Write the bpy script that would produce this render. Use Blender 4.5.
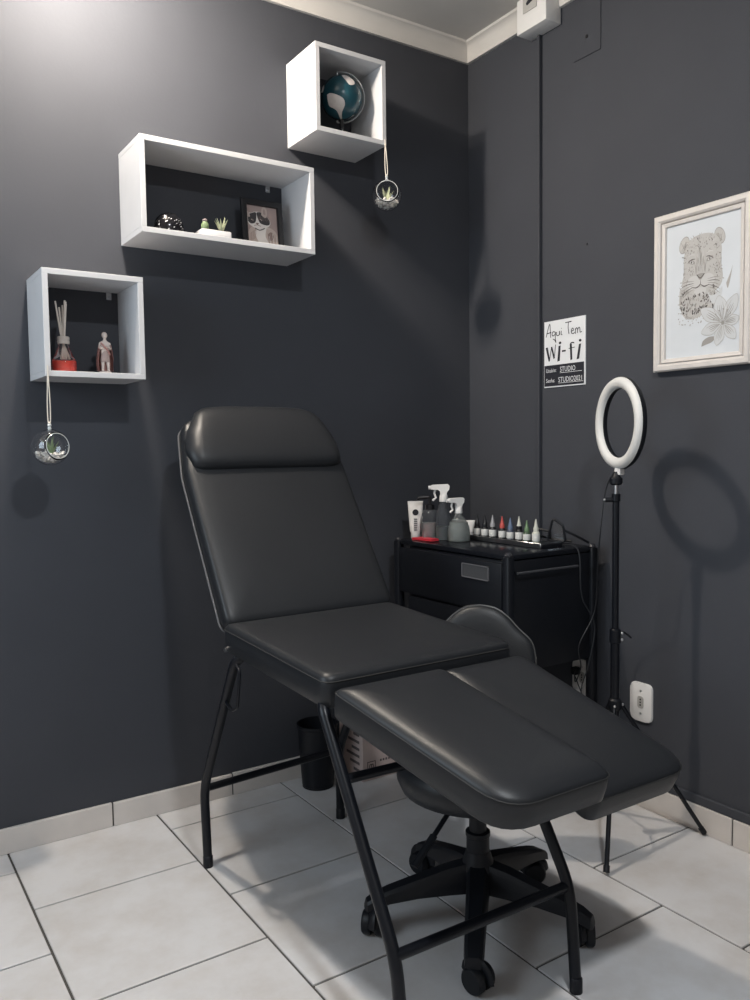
import bpy, bmesh, math, random
from mathutils import Vector, Matrix
random.seed(7)
for o in list(bpy.data.objects):
    bpy.data.objects.remove(o, do_unlink=True)
SC = bpy.context.scene
COL = SC.collection
PI = math.pi

# ------------------------------------------------------------------ camera
cam = bpy.data.cameras.new('camera')
cam.sensor_fit = 'VERTICAL'
cam.sensor_height = 36.0
cam.lens = 824.02 / 1000 * 36.0
cam.clip_start = 0.02
camo = bpy.data.objects.new('camera', cam)
COL.objects.link(camo)
_r = Vector((0.834148, -0.551394, -0.01275)); _u = Vector((0.045902, 0.046367, 0.997869)); _f = Vector((0.549628, 0.832955, -0.063987))
M4 = Matrix(((_r.x, _u.x, -_f.x, -2.2015), (_r.y, _u.y, -_f.y, -2.6210), (_r.z, _u.z, -_f.z, 1.2), (0, 0, 0, 1)))
camo.matrix_world = M4
SC.camera = camo

# ------------------------------------------------------------------ light
SC.view_settings.view_transform = 'Standard'
SC.view_settings.look = 'None'
SC.view_settings.exposure = 0.0
SC.view_settings.gamma = 1.0
SC.view_settings.use_curve_mapping = False
w = bpy.data.worlds.new('world'); SC.world = w
w.use_nodes = True
w.node_tree.nodes['Background'].inputs[0].default_value = (0.55, 0.72, 1.0, 1)
w.node_tree.nodes['Background'].inputs[1].default_value = 0.05


def lamp(name, kind, loc, power, colour, size, rot=None, size_y=None):
    l = bpy.data.lights.new(name, kind)
    l.energy = power; l.color = colour
    if kind == 'AREA':
        l.shape = 'RECTANGLE'; l.size = size; l.size_y = size_y or size
    else:
        l.shadow_soft_size = size
    o = bpy.data.objects.new(name, l); COL.objects.link(o)
    o.location = loc
    if rot: o.rotation_euler = rot
    return o


lamp('ceiling_panel_light', 'AREA', (-1.51, -2.51, 2.775), 41, (0.92, 0.965, 1.0), 0.16, (0, 0, 0)).data.shape = 'DISK'
# ceiling lamp close to the shelves: opal bulb that also throws light straight down
lamp('ceiling_bulb_light', 'POINT', (-1.56, -0.40, 2.69), 52, (1.0, 0.90, 0.78), 0.03)
lamp('ceiling_downlight', 'AREA', (-1.56, -0.40, 2.775), 17, (1.0, 0.90, 0.78), 0.10, (0, 0, 0)).data.shape = 'DISK'
# area fill for cool side daylight, set just inside an added, unseen window
lamp('side_daylight_fill', 'AREA', (-2.97, -0.9, 1.6), 19, (0.74, 0.88, 1.0), 1.0, (0, -PI / 2, 0), 0.95)

# ------------------------------------------------------------------ materials
MATS = {}


def mat(name, col, rough=0.5, metal=0.0, bump=0.0, bscale=200.0, var=0.0, vscale=6.0, spec=0.5, trans=0.0, emis=0.0, ior=1.45, coat=0.0):
    if name in MATS: return MATS[name]
    m = bpy.data.materials.new(name); m.use_nodes = True
    nt = m.node_tree; b = nt.nodes['Principled BSDF']
    c = (col[0], col[1], col[2], 1)
    b.inputs['Base Color'].default_value = c
    b.inputs['Roughness'].default_value = rough
    b.inputs['Metallic'].default_value = metal
    b.inputs['Specular IOR Level'].default_value = spec
    b.inputs['IOR'].default_value = ior
    b.inputs['Transmission Weight'].default_value = trans
    b.inputs['Coat Weight'].default_value = coat
    if emis:
        b.inputs['Emission Color'].default_value = c
        b.inputs['Emission Strength'].default_value = emis
    tc = nt.nodes.new('ShaderNodeTexCoord')
    if var:
        n = nt.nodes.new('ShaderNodeTexNoise'); n.inputs['Scale'].default_value = vscale; n.inputs['Detail'].default_value = 5
        nt.links.new(tc.outputs['Object'], n.inputs['Vector'])
        r = nt.nodes.new('ShaderNodeValToRGB')
        r.color_ramp.elements[0].position = 0.3; r.color_ramp.elements[1].position = 0.7
        r.color_ramp.elements[0].color = tuple(x * (1 - var) for x in col) + (1,)
        r.color_ramp.elements[1].color = tuple(min(1, x * (1 + var)) for x in col) + (1,)
        nt.links.new(n.outputs['Fac'], r.inputs['Fac']); nt.links.new(r.outputs['Color'], b.inputs['Base Color'])
    if bump:
        n2 = nt.nodes.new('ShaderNodeTexNoise'); n2.inputs['Scale'].default_value = bscale; n2.inputs['Detail'].default_value = 4
        nt.links.new(tc.outputs['Object'], n2.inputs['Vector'])
        bp = nt.nodes.new('ShaderNodeBump'); bp.inputs['Strength'].default_value = bump; bp.inputs['Distance'].default_value = 0.002
        nt.links.new(n2.outputs['Fac'], bp.inputs['Height']); nt.links.new(bp.outputs['Normal'], b.inputs['Normal'])
    MATS[name] = m
    return m


def tile_mat():
    m = mat('floor_tile', (0.62, 0.60, 0.59), 0.32, bump=0.05, bscale=30)
    nt = m.node_tree; b = nt.nodes['Principled BSDF']
    tc = nt.nodes.new('ShaderNodeTexCoord')
    mp = nt.nodes.new('ShaderNodeVectorMath'); mp.operation = 'ADD'
    oi = nt.nodes.new('ShaderNodeObjectInfo')
    nt.links.new(tc.outputs['Object'], mp.inputs[0]); nt.links.new(oi.outputs['Location'], mp.inputs[1])
    n = nt.nodes.new('ShaderNodeTexNoise'); n.inputs['Scale'].default_value = 5; n.inputs['Detail'].default_value = 7; n.inputs['Roughness'].default_value = 0.65
    nt.links.new(mp.outputs[0], n.inputs['Vector'])
    r = nt.nodes.new('ShaderNodeValToRGB')
    r.color_ramp.elements[0].position = 0.30; r.color_ramp.elements[0].color = (0.48, 0.455, 0.44, 1)
    r.color_ramp.elements[1].position = 0.60; r.color_ramp.elements[1].color = (0.575, 0.568, 0.575, 1)
    nt.links.new(n.outputs['Fac'], r.inputs['Fac']); nt.links.new(r.outputs['Color'], b.inputs['Base Color'])
    return m


WALL = mat('wall_paint', (0.0515, 0.0545, 0.0640), 0.7, bump=0.12, bscale=90, var=0.05, vscale=3, spec=0.2)
CEIL = mat('ceiling_paint', (0.60, 0.575, 0.545), 0.8, var=0.05, vscale=4)
TILE = tile_mat()
SKIRT = mat('skirting_tile', (0.60, 0.56, 0.53), 0.35, var=0.06, vscale=9)
GROUT = mat('grout', (0.07, 0.065, 0.06), 0.9)
LEATHER = mat('black_leatherette', (0.0152, 0.0165, 0.0192), 0.42, bump=0.10, bscale=420, var=0.06, vscale=5, spec=0.4)
BLACKP = mat('black_powder_coat', (0.0045, 0.0055, 0.0085), 0.34, spec=0.35)
PLAST = mat('black_plastic', (0.006, 0.007, 0.010), 0.45, bump=0.05, bscale=300, spec=0.35)
CARTM = mat('black_cart_paint', (0.004, 0.005, 0.008), 0.45)
CARTTOP = mat('cart_top_gloss', (0.006, 0.007, 0.010), 0.25)
MELA = mat('white_melamine', (0.55, 0.55, 0.565), 0.45, var=0.02, vscale=12)
WHITEP = mat('white_plastic', (0.72, 0.71, 0.70), 0.38)
STEEL = mat('steel', (0.55, 0.55, 0.56), 0.28, metal=1.0)
GLASS = mat('clear_glass', (1, 1, 1), 0.02, trans=1.0, ior=1.45)
TRANSLU = mat('clear_plastic', (0.86, 0.90, 0.90), 0.12, trans=0.92, ior=1.25)
DARKGLASS = mat('smoky_glass', (0.45, 0.48, 0.53), 0.06, trans=0.92, ior=1.2)
ROPE = mat('cream_twine', (0.62, 0.57, 0.50), 0.9, bump=0.4, bscale=500)
GREEN = mat('succulent_green', (0.20, 0.27, 0.14), 0.5, var=0.3, vscale=60)
PALEGREEN = mat('pale_succulent', (0.45, 0.47, 0.30), 0.5, var=0.3, vscale=60)
BLACK = mat('ink_black', (0.008, 0.008, 0.010), 0.35)
PRINT = mat('print_black', (0.012, 0.013, 0.02), 0.6)
PAPER = mat('white_paper', (0.70, 0.71, 0.73), 0.7)
RED = mat('red_packet', (0.55, 0.03, 0.05), 0.4)

# ------------------------------------------------------------------ mesh helpers


def V(*a): return Vector(a)


class MB:
    """collects geometry for one mesh object"""
    def __init__(s): s.bm = bmesh.new()

    def face(s, pts, mi=0):
        vs = [s.bm.verts.new(p) for p in pts]
        f = s.bm.faces.new(vs); f.material_index = mi
        return f

    def box(s, lo, hi, bev=0.0, seg=2, mi=0):
        lo = Vector(lo); hi = Vector(hi)
        r = bmesh.ops.create_cube(s.bm, size=1.0)
        vs = r['verts']
        for v in vs:
            v.co = Vector([(lo[i] + hi[i]) / 2 + v.co[i] * (hi[i] - lo[i]) for i in range(3)])
        fs = list({f for v in vs for f in v.link_faces})
        for f in fs: f.material_index = mi
        if bev > 0:
            es = list({e for v in vs for e in v.link_edges})
            bmesh.ops.bevel(s.bm, geom=es, offset=bev, segments=seg, affect='EDGES', profile=0.5)
        return s

    def lathe(s, prof, seg=24, origin=(0, 0, 0), mtx=None, mi=0, cap=True, sx=1.0, sy=1.0):
        """prof: list of (r, z)"""
        o = Vector(origin); rings = []
        for r, z in prof:
            if r < 1e-6:
                p = V(0, 0, z); p = (mtx @ p) if mtx else p
                rings.append([s.bm.verts.new(p + o)])
            else:
                ring = []
                for k in range(seg):
                    a = 2 * PI * k / seg
                    p = V(r * math.cos(a) * sx, r * math.sin(a) * sy, z); p = (mtx @ p) if mtx else p
                    ring.append(s.bm.verts.new(p + o))
                rings.append(ring)
        for a, b in zip(rings[:-1], rings[1:]):
            if len(a) == 1 and len(b) == 1: continue
            for k in range(seg):
                k2 = (k + 1) % seg
                if len(a) == 1: f = s.bm.faces.new((a[0], b[k2], b[k]))
                elif len(b) == 1: f = s.bm.faces.new((a[k], a[k2], b[0]))
                else: f = s.bm.faces.new((a[k], a[k2], b[k2], b[k]))
                f.material_index = mi
        if cap:
            if len(rings[0]) > 1: s.bm.faces.new(list(reversed(rings[0]))).material_index = mi
            if len(rings[-1]) > 1: s.bm.faces.new(rings[-1]).material_index = mi
        return s

    def tube(s, path, r, seg=10, mi=0, closed=False, radii=None, flat=1.0):
        P = [Vector(p) for p in path]; n = len(P)
        rings = []; up = None
        for i in range(n):
            if closed: t = P[(i + 1) % n] - P[(i - 1) % n]
            else: t = P[min(i + 1, n - 1)] - P[max(i - 1, 0)]
            t.normalize()
            if up is None:
                up = V(0, 0, 1) if abs(t.z) < 0.9 else V(1, 0, 0)
            sd = t.cross(up)
            if sd.length < 1e-5: sd = t.orthogonal()
            sd.normalize(); up = sd.cross(t).normalized()
            rr = radii[i] if radii else r
            rings.append([s.bm.verts.new(P[i] + sd * math.cos(2 * PI * k / seg) * rr + up * math.sin(2 * PI * k / seg) * rr * flat) for k in range(seg)])
        m = n if closed else n - 1
        for i in range(m):
            a = rings[i]; b = rings[(i + 1) % n]
            for k in range(seg):
                k2 = (k + 1) % seg
                s.bm.faces.new((a[k], b[k], b[k2], a[k2])).material_index = mi
        if not closed:
            s.bm.faces.new(rings[0]).material_index = mi
            s.bm.faces.new(list(reversed(rings[-1]))).material_index = mi
        return s

    def prism(s, pts, fn, d0, d1, mi=0, bev=0.0):
        """2d outline pts, fn(u,v,w)->world, extruded from d0 to d1"""
        a = [s.bm.verts.new(fn(u, v, d0)) for u, v in pts]
        b = [s.bm.verts.new(fn(u, v, d1)) for u, v in pts]
        n = len(pts); fs = []
        fs.append(s.bm.faces.new(list(reversed(a)))); top = s.bm.faces.new(b); fs.append(top)
        for k in range(n):
            fs.append(s.bm.faces.new((a[k], a[(k + 1) % n], b[(k + 1) % n], b[k])))
        for f in fs: f.material_index = mi
        if bev:
            bmesh.ops.bevel(s.bm, geom=list(top.edges), offset=bev, segments=2, affect='EDGES', profile=0.5)
        return s

    def sphere(s, c, r, sc=(1, 1, 1), u=20, v=12, mi=0):
        prof = []
        for i in range(v + 1):
            a = -PI / 2 + PI * i / v
            prof.append((max(0, r * math.cos(a)) if 0 < i < v else 0, r * math.sin(a) * sc[2]))
        return s.lathe(prof, u, c, None, mi, False, sc[0], sc[1])

    def build(s, name, m, parent=None, smooth=True, angle=40, loc=None):
        bm = s.bm
        bmesh.ops.recalc_face_normals(bm, faces=bm.faces)
        me = bpy.data.meshes.new(name)
        bm.to_mesh(me); bm.free()
        for x in (m if isinstance(m, (list, tuple)) else [m]): me.materials.append(x)
        if smooth:
            for p in me.polygons: p.use_smooth = True
            try: me.set_sharp_from_angle(angle=math.radians(angle))
            except Exception: pass
        o = bpy.data.objects.new(name, me); COL.objects.link(o)
        if parent is not None:
            o.parent = parent
            o.matrix_parent_inverse = parent_mw(parent).inverted()
        if loc is not None: o.location = loc
        return o


def parent_mw(p):
    m = Matrix.LocRotScale(p.location, p.rotation_euler, p.scale)
    if p.parent is not None: m = parent_mw(p.parent) @ p.matrix_parent_inverse @ m
    return m


def tag(o, label=None, cat=None, group=None, kind=None):
    if label: o['label'] = label
    if cat: o['category'] = cat
    if group: o['group'] = group
    if kind: o['kind'] = kind
    return o


def thing(name, label, cat, loc, group=None):
    o = bpy.data.objects.new(name, None); COL.objects.link(o)
    o.location = loc; o.empty_display_size = 0.05
    return tag(o, label, cat, group)


def rounded(pts, radii, n=6):
    """rounded 2d polygon"""
    out = []; m = len(pts)
    for i in range(m):
        p = Vector(pts[i]); a = Vector(pts[i - 1]); b = Vector(pts[(i + 1) % m])
        r = radii[i] if isinstance(radii, (list, tuple)) else radii
        d1 = (a - p).normalized(); d2 = (b - p).normalized()
        ang = d1.angle(d2); t = min(r / math.tan(ang / 2), (a - p).length * .49, (b - p).length * .49)
        q1 = p + d1 * t; q2 = p + d2 * t
        for k in range(n + 1):
            f = k / n
            out.append(tuple((q1 * (1 - f) + p * f) * (1 - f) + (p * (1 - f) + q2 * f) * f))
    return out


def smooth_path(pts, n=8):
    """catmull-rom through points"""
    P = [Vector(p) for p in pts]; out = []
    for i in range(len(P) - 1):
        p0 = P[max(i - 1, 0)]; p1 = P[i]; p2 = P[i + 1]; p3 = P[min(i + 2, len(P) - 1)]
        for k in range(n):
            t = k / n
            out.append(0.5 * ((2 * p1) + (p2 - p0) * t + (2 * p0 - 5 * p1 + 4 * p2 - p3) * t * t + (3 * p1 - p0 - 3 * p2 + p3) * t ** 3))
    out.append(P[-1]); return out


def bent(pts, r=0.03, n=5):
    """polyline with rounded bends"""
    P = [Vector(p) for p in pts]; out = [P[0]]
    for i in range(1, len(P) - 1):
        a = P[i - 1] - P[i]; b = P[i + 1] - P[i]
        t = min(r, a.length * .45, b.length * .45)
        q1 = P[i] + a.normalized() * t; q2 = P[i] + b.normalized() * t
        for k in range(n + 1):
            f = k / n
            out.append((q1 * (1 - f) + P[i] * f) * (1 - f) + (P[i] * (1 - f) + q2 * f) * f)
    out.append(P[-1]); return out


def densify(pts, step):
    out = []; m = len(pts)
    for i in range(m):
        a = Vector(pts[i]); b = Vector(pts[(i + 1) % m]); k = max(1, int((b - a).length / step))
        for j in range(k): out.append(tuple(a.lerp(b, j / k)))
    return out


def cushion(outline, origin, e1, e2, thick, crown, name, m, parent, edge=0.012):
    """padded board: outline in (u,v), top side is +normal"""
    e1 = Vector(e1).normalized(); e2 = Vector(e2).normalized(); nrm = e1.cross(e2).normalized()
    if nrm.z < 0 and abs(nrm.z) > .05: nrm = -nrm
    O = Vector(origin)
    pts = [Vector(p) for p in densify(outline, 0.03)]
    c = sum(pts, Vector((0, 0))) / len(pts)
    prof = [(0.96, -thick), (0.99, -thick + 0.006), (1.0, -thick * .5), (1.0, -edge), (0.992, -edge * .35), (0.975, 0.0), (0.93, crown * .35), (0.86, crown * .62), (0.74, crown * .84), (0.58, crown * .95), (0.35, crown), (0.15, crown)]
    b = MB(); rings = []
    for sc, h in prof:
        rings.append([b.bm.verts.new(O + e1 * (c + (p - c) * sc).x + e2 * (c + (p - c) * sc).y + nrm * h) for p in pts])
    n = len(pts)
    for A, B in zip(rings[:-1], rings[1:]):
        for k in range(n): b.bm.faces.new((A[k], A[(k + 1) % n], B[(k + 1) % n], B[k]))
    b.bm.faces.new(rings[0]); b.bm.faces.new(rings[-1])
    o = b.build(name, m, parent, True, 60)
    seam = [O + e1 * (c + (p - c) * 1.0).x + e2 * (c + (p - c) * 1.0).y + nrm * (-edge * .55) for p in pts]
    return o, seam


# ------------------------------------------------------------------ room
# corner of the two dark walls is the origin; wall_back is y=0, wall_right is x=0
XL, YN, ZC = -3.0, -3.4, 2.785
fl = MB().box((XL, YN, -0.05), (0.0, 0.0, -0.004)).build('floor', GROUT, None, False)
tag(fl, 'pale stone-look ceramic tile floor with dark joints', kind='structure')
TX, TY, J = 0.455, 0.46, 0.0065
tile_me = None
for ci in range(7):
    x1 = -0.445 - TX * (ci - 1); x0 = max(x1 - TX, XL)
    if ci == 0: x1 = 0.0; x0 = -0.445
    y = 0.0; off = -0.14 if ci % 2 == 0 else -0.375
    ys = [0.0] + [off - TY * k for k in range(10) if off - TY * k > YN] + [YN]
    for ya, yb in zip(ys[:-1], ys[1:]):
        full = abs((ya - yb) - TY) < 1e-4 and ci > 0 and abs(x1 - x0 - TX) < 1e-4
        cx, cy = (x0 + x1) / 2, (ya + yb) / 2
        hw, hh = (x1 - x0 - J) / 2, (ya - yb - J) / 2
        if full and tile_me:
            o = bpy.data.objects.new('tile', tile_me); COL.objects.link(o); o.parent = fl; o.location = (cx, cy, 0)
        else:
            o = MB().box((-hw, -hh, -0.012), (hw, hh, 0), 0.0012, 1).build('tile', TILE, fl, False, loc=(cx, cy, 0))
            if full: tile_me = o.data

tag(MB().box((XL, 0.0, -0.05), (0.12, 0.12, 2.95)).build('wall_back', WALL, None, False), 'dark charcoal painted wall behind the tattoo chair and white shelves', kind='structure')
wr = tag(MB().box((0.0, YN, -0.05), (0.12, 0.0, 2.95)).build('wall_right', WALL, None, False), 'dark charcoal painted wall with the framed drawing', kind='structure')
tag(MB().box((XL, YN, ZC), (0.12, 0.12, ZC + 0.1)).build('ceiling', CEIL, None, False), 'off-white painted plaster ceiling', kind='structure')

LIGHTWALL = mat('pale_grey_wall_paint', (0.42, 0.40, 0.38), 0.8, var=0.03, vscale=3)
b = MB()
for lo, hi in (((XL - .12, YN, -.05), (XL, -1.50, 2.95)), ((XL - .12, -.30, -.05), (XL, .12, 2.95)), ((XL - .12, -1.50, -.05), (XL, -.30, 1.0)), ((XL - .12, -1.50, 2.1), (XL, -.30, 2.95))): b.box(lo, hi)
tag(b.build('wall_left', LIGHTWALL, None, False), 'pale grey painted side wall with the added window', kind='structure')
tag(MB().box((XL - .12, YN - .12, -.05), (.12, YN, 2.95)).build('wall_front', LIGHTWALL, None, False), 'pale grey painted wall behind the camera', kind='structure')
wn = bpy.data.objects.new('added_window_1', None); COL.objects.link(wn); wn.location = (XL, -0.9, 1.0); wn['kind'] = 'structure'; wn['label'] = 'unseen white framed window added around the side fill light'  # unseen window, added to house the side fill light
for lo, hi in (((XL - .08, -1.50, 1.0), (XL - .02, -1.44, 2.1)), ((XL - .08, -.36, 1.0), (XL - .02, -.30, 2.1)), ((XL - .08, -1.44, 1.0), (XL - .02, -.36, 1.06)), ((XL - .08, -1.44, 2.04), (XL - .02, -.36, 2.1)), ((XL - .08, -.93, 1.06), (XL - .02, -.87, 2.04))):
    MB().box(lo, hi, .004, 1).build('window_frame', mat('window_white', (.7, .7, .7), .4), wn, False)


def moulding(name, along, a0, a1):
    prof = [(0, 2.72), (0.012, 2.72), (0.015, 2.732), (0.017, 2.746), (0.022, 2.762), (0.032, 2.773), (0.045, 2.778), (0.050, 2.786), (0, 2.786)]
    b = MB(); ends = []
    for s in (a0, a1):
        ring = []
        for d, z in prof:
            t = s
            if s == a1: t = a1 - d  # mitre at the corner
            ring.append(b.bm.verts.new((t, -d, z) if along == 'x' else (-d, t, z)))
        ends.append(ring)
    n = len(prof)
    for k in range(n): b.bm.faces.new((ends[0][k], ends[0][(k + 1) % n], ends[1][(k + 1) % n], ends[1][k]))
    b.bm.faces.new(ends[0]); b.bm.faces.new(ends[1])
    return tag(b.build(name, CEIL, None, True, 30), 'pale plaster cornice where wall meets ceiling', kind='structure')


moulding('trim_1', 'x', XL, 0.0)
moulding('trim_2', 'y', YN, 0.0)

# tiled skirting, one object per strip with its tiles as pieces
bb = MB().box((XL, -0.008, 0.0), (0, 0, 0.074)).build('baseboard_back', GROUT, None, False)
tag(bb, 'skirting of cut ceramic tiles along the back wall', kind='structure')
xs = [0.0, -0.17] + [-0.17 - 0.455 * k + (0.04 if k == 2 else 0) for k in range(1, 8)]
xs = [0.0, -0.23, -0.65, -1.086, -1.498, -1.95, -2.4, -2.85, -3.0]
for xa, xb in zip(xs[:-1], xs[1:]):
    hz = 0.076 + random.uniform(-.002, .002)
    MB().box((xb + .0025, -0.013, 0.0), (xa - .0025, 0, hz), 0.0015, 1).build('skirting_tile', SKIRT, bb, False)
bb = MB().box((-0.008, YN, 0.0), (0, 0, 0.078)).build('baseboard_right', GROUT, None, False)
tag(bb, 'skirting of cut ceramic tiles along the right wall', kind='structure')
ys = [-0.013, -0.3, -0.755, -1.21, -1.665, -2.12, -2.575, -3.03, -3.4]
for ya, yb in zip(ys[:-1], ys[1:]):
    MB().box((-0.013, yb + .0025, 0.0), (0, ya - .0025, 0.082), 0.0015, 1).build('skirting_tile', SKIRT, bb, False)
MB().box((-0.010, YN, 0.083), (0, -0.013, 0.112), 0.002, 1).build('painted_strip', WALL, bb, False)

# conduit, junction box and painted cover plate on the right wall
cd = MB().box((-0.017, -0.414, 0.55), (0, -0.401, 2.70), 0.002, 1).build('cable_conduit', WALL)
tag(cd, 'thin dark painted cable conduit running up the right wall', 'conduit')
jb = thing('junction_box', 'white plastic junction box on the cornice above the conduit', 'junction box', (0, -0.43, 2.66))
MB().box((-0.075, -0.505, 2.665), (0.0, -0.36, 2.784), 0.004).build('housing', WHITEP, jb)
fpl = MB().box((-0.079, -0.462, 2.725), (-0.075, -0.395, 2.784), 0.002).build('front_plate', mat('grey_plate', (0.42, 0.41, 0.39), .6), jb)
MB().tube(bent([(-0.081, -0.445, 2.757), (-0.081, -0.415, 2.748), (-0.081, -0.440, 2.768), (-0.081, -0.418, 2.776), (-0.081, -0.436, 2.78)], .008), 0.004, 6).build('printed_mark', PRINT, fpl)
cp = thing('cover_plate', 'flat cover plate painted over in dark wall colour near the cornice', 'cover plate', (0, -0.62, 2.51))
MB().box((-0.004, -0.684, 2.512), (0, -0.565, 2.70), 0.001, 1).build('plate', WALL, cp, False)
MB().lathe([(0, 0), (.006, 0), (.006, .002), (0, .002)], 12, (-0.0041, -0.625, 2.575), Matrix.Rotation(-PI / 2, 3, 'Y')).build('screw_hole', BLACK, cp)
tag(MB().lathe([(0, 0), (.004, 0), (.003, .002), (0, .002)], 10, (0, -0.626, 1.886), Matrix.Rotation(-PI / 2, 3, 'Y')).build('wall_screw', BLACK), 'tiny dark screw in the wall above the wi-fi sign', 'screw')


# ------------------------------------------------------------------ wall shelves
def shelf(label, x0, x1, z0, z1, d=0.205, t=0.016, hooks=()):
    s = thing('box_shelf', label, 'shelf', ((x0 + x1) / 2, 0, z0), 'white box shelves on the wall')
    e = 0.0008
    MB().box((x0, -d, z1 - t), (x1, -e, z1), e, 1).build('top_panel', MELA, s, False)
    MB().box((x0, -d, z0), (x1, -e, z0 + t), e, 1).build('bottom_panel', MELA, s, False)
    MB().box((x0, -d, z0 + t), (x0 + t, -e, z1 - t), e, 1).build('side_panel', MELA, s, False)
    MB().box((x1 - t, -d, z0 + t), (x1, -e, z1 - t), e, 1).build('side_panel', MELA, s, False)
    for hx in hooks:
        h = MB().box((hx - .008, -0.004, z1 - t - .022), (hx + .008, -e, z1 - t), .001, 1)
        h.lathe([(0, 0), (.0045, 0), (.003, .004), (0, .004)], 10, (hx, -0.004, z1 - t - .012), Matrix.Rotation(PI / 2, 3, 'X'))
        h.build('hanging_bracket', STEEL, s)
    return s


shelf('white open box shelf holding the reed diffuser and saint figurine', -1.694, -1.412, 1.408, 1.705, hooks=(-1.455,))
shelf('long white open box shelf holding the small planter and photo', -1.411, -0.831, 1.838, 2.118, hooks=(-1.345, -0.90))
shelf('white open box shelf holding the globe', -0.819, -0.541, 2.243, 2.527)

# ------------------------------------------------------------------ tattoo chair
CX = -1.08
ch = thing('tattoo_chair', 'black leatherette reclining tattoo chair with split leg rests and tubular steel legs', 'chair', (CX, -0.9, 0))
STITCH = mat('seam_thread', (0.02, 0.02, 0.02), 0.7)
# seat
ol = rounded([(-.270, 0), (.270, 0), (.270, .545), (-.270, .545)], [.02, .02, .03, .03])
e2 = V(0, -.534, -.021)
st, seam = cushion(ol, (CX, -.585, .735), (1, 0, 0), e2, .074, .010, 'seat', LEATHER, ch, .022)
MB().tube(seam, .0013, 4, closed=True).build('seam', STITCH, st)
# back rest
bt = V(0, .555, .832).normalized()
BO = (CX + .013, -.592, .730)
ol = rounded([(-.270, 0), (.270, 0), (.268, .50), (.240, .68), (-.240, .68), (-.268, .50)], [.03, .03, .1, .05, .05, .1])
bk, seam = cushion(ol, BO, (1, 0, 0), bt, .060, .010, 'backrest', LEATHER, ch, .014)
# back shell edge piping
nb = V(1, 0, 0).cross(bt).normalized()
if nb.z < 0: nb = -nb
MB().tube([p - nb * .046 for p in seam], .0028, 6, closed=True).build('edge_piping', mat('grey_piping', (.10, .10, .105), .4), bk)
# head rest pillow: loft across the width with a fat rounded section
b = MB(); rings = []
NS = 22
for i in range(NS + 1):
    s_ = -1 + 2 * i / NS
    endf = max(0.0, 1 - abs(s_) ** 12) ** 0.5
    ring = []
    for k in range(20):
        a = 2 * PI * k / 20
        # section in (v, w): v along the back, w outwards
        ca, sa = math.cos(a), math.sin(a)
        vv = 0.600 + 0.114 * math.copysign(abs(ca) ** .62, ca) * (0.35 + .65 * endf)
        ww = 0.006 + (0.038 if sa > 0 else 0.045) * math.copysign(abs(sa) ** .75, sa) * (0.25 + .75 * endf)
        f = (vv - .487) / .225
        hw = 0.272 - 0.050 * max(0, f) ** 1.25
        vv2 = vv - (0.018 * abs(s_) ** 4 if f > .6 else 0)
        ring.append(b.bm.verts.new(Vector(BO) + V(1, 0, 0) * (s_ * hw) + bt * vv2 + nb * ww))
    rings.append(ring)
for A, B in zip(rings[:-1], rings[1:]):
    for k in range(20): b.bm.faces.new((A[k], A[(k + 1) % 20], B[(k + 1) % 20], B[k]))
b.bm.faces.new(rings[0]); b.bm.faces.new(rings[-1])
hr = b.build('headrest', LEATHER, ch, True, 80)


# leg rests; corners back-left, back-right, front-right, front-left
def legrest(bl, br, fr, flc, rad, crown):
    bl, br, fr, flc = [Vector(p) for p in (bl, br, fr, flc)]
    e1 = V(1, 0, 0); e2 = ((fr + flc) / 2 - (bl + br) / 2); e2.x = 0; e2.normalize()
    uv = [((p - bl).dot(e1), (p - bl).dot(e2)) for p in (bl, br, fr, flc)]
    o, sm = cushion(rounded(uv, rad), bl, e1, e2, .064, crown, 'leg_rest', LEATHER, ch, .012)
    MB().tube(sm, .0014, 4, closed=True).build('seam', STITCH, o)
    return o


legrest((-1.352, -1.165, .700), (-1.070, -1.165, .700), (-1.022, -1.625, .597), (-1.285, -1.625, .597), [.015, .02, .025, .085], .018)
legrest((-1.052, -1.150, .690), (-.812, -1.150, .690), (-.715, -1.575, .525), (-1.012, -1.575, .525), [.015, .03, .055, .02], .016)

# frame
LR = 0.0132


def leg(pts, foot=True):
    o = MB().tube(bent(pts, .05, 6), LR, 12).build('leg', BLACKP, ch)
    if foot:
        p = Vector(pts[-1])
        MB().lathe([(.0, 0), (.0145, 0), (.0145, .03), (.012, .033), (0, .033)], 12, (p.x, p.y, 0)).build('foot_cap', PLAST, o)
    return o


leg([(-1.325, -.675, .668), (-1.345, -.648, .645), (-1.345, -.410, .225), (-1.345, -.425, .004)])
leg([(-.870, -.65, .668), (-.870, -.615, .645), (-.870, -.372, .225), (-.870, -.376, .004)])
leg([(-1.325, -1.08, .660), (-1.343, -1.108, .640), (-1.345, -1.375, .225), (-1.345, -1.405, .004)])
leg([(-.868, -1.06, .650), (-.868, -1.105, .625), (-.872, -1.374, .215), (-.886, -1.405, .004)])


def crossbar(a, b_, r=.0105):
    return MB().tube([a, b_], r, 12).build('crossbar', BLACKP, ch)


crossbar((-1.345, -.412, .225), (-.87, -.374, .225))
crossbar((-1.345, -1.37, .228), (-.87, -1.366, .218), .0115)
crossbar((-1.343, -1.19, .513), (-.869, -1.185, .500))
crossbar((-1.30, -.64, .645), (-1.30, -1.09, .640), .010)
crossbar((-.88, -.64, .645), (-.88, -1.07, .640), .010)
for yy in (-.78, -1.0):
    MB().box((-1.31, yy - .02, .630), (-.87, yy + .02, .655), .003).build('support_bar', BLACKP, ch)
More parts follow.
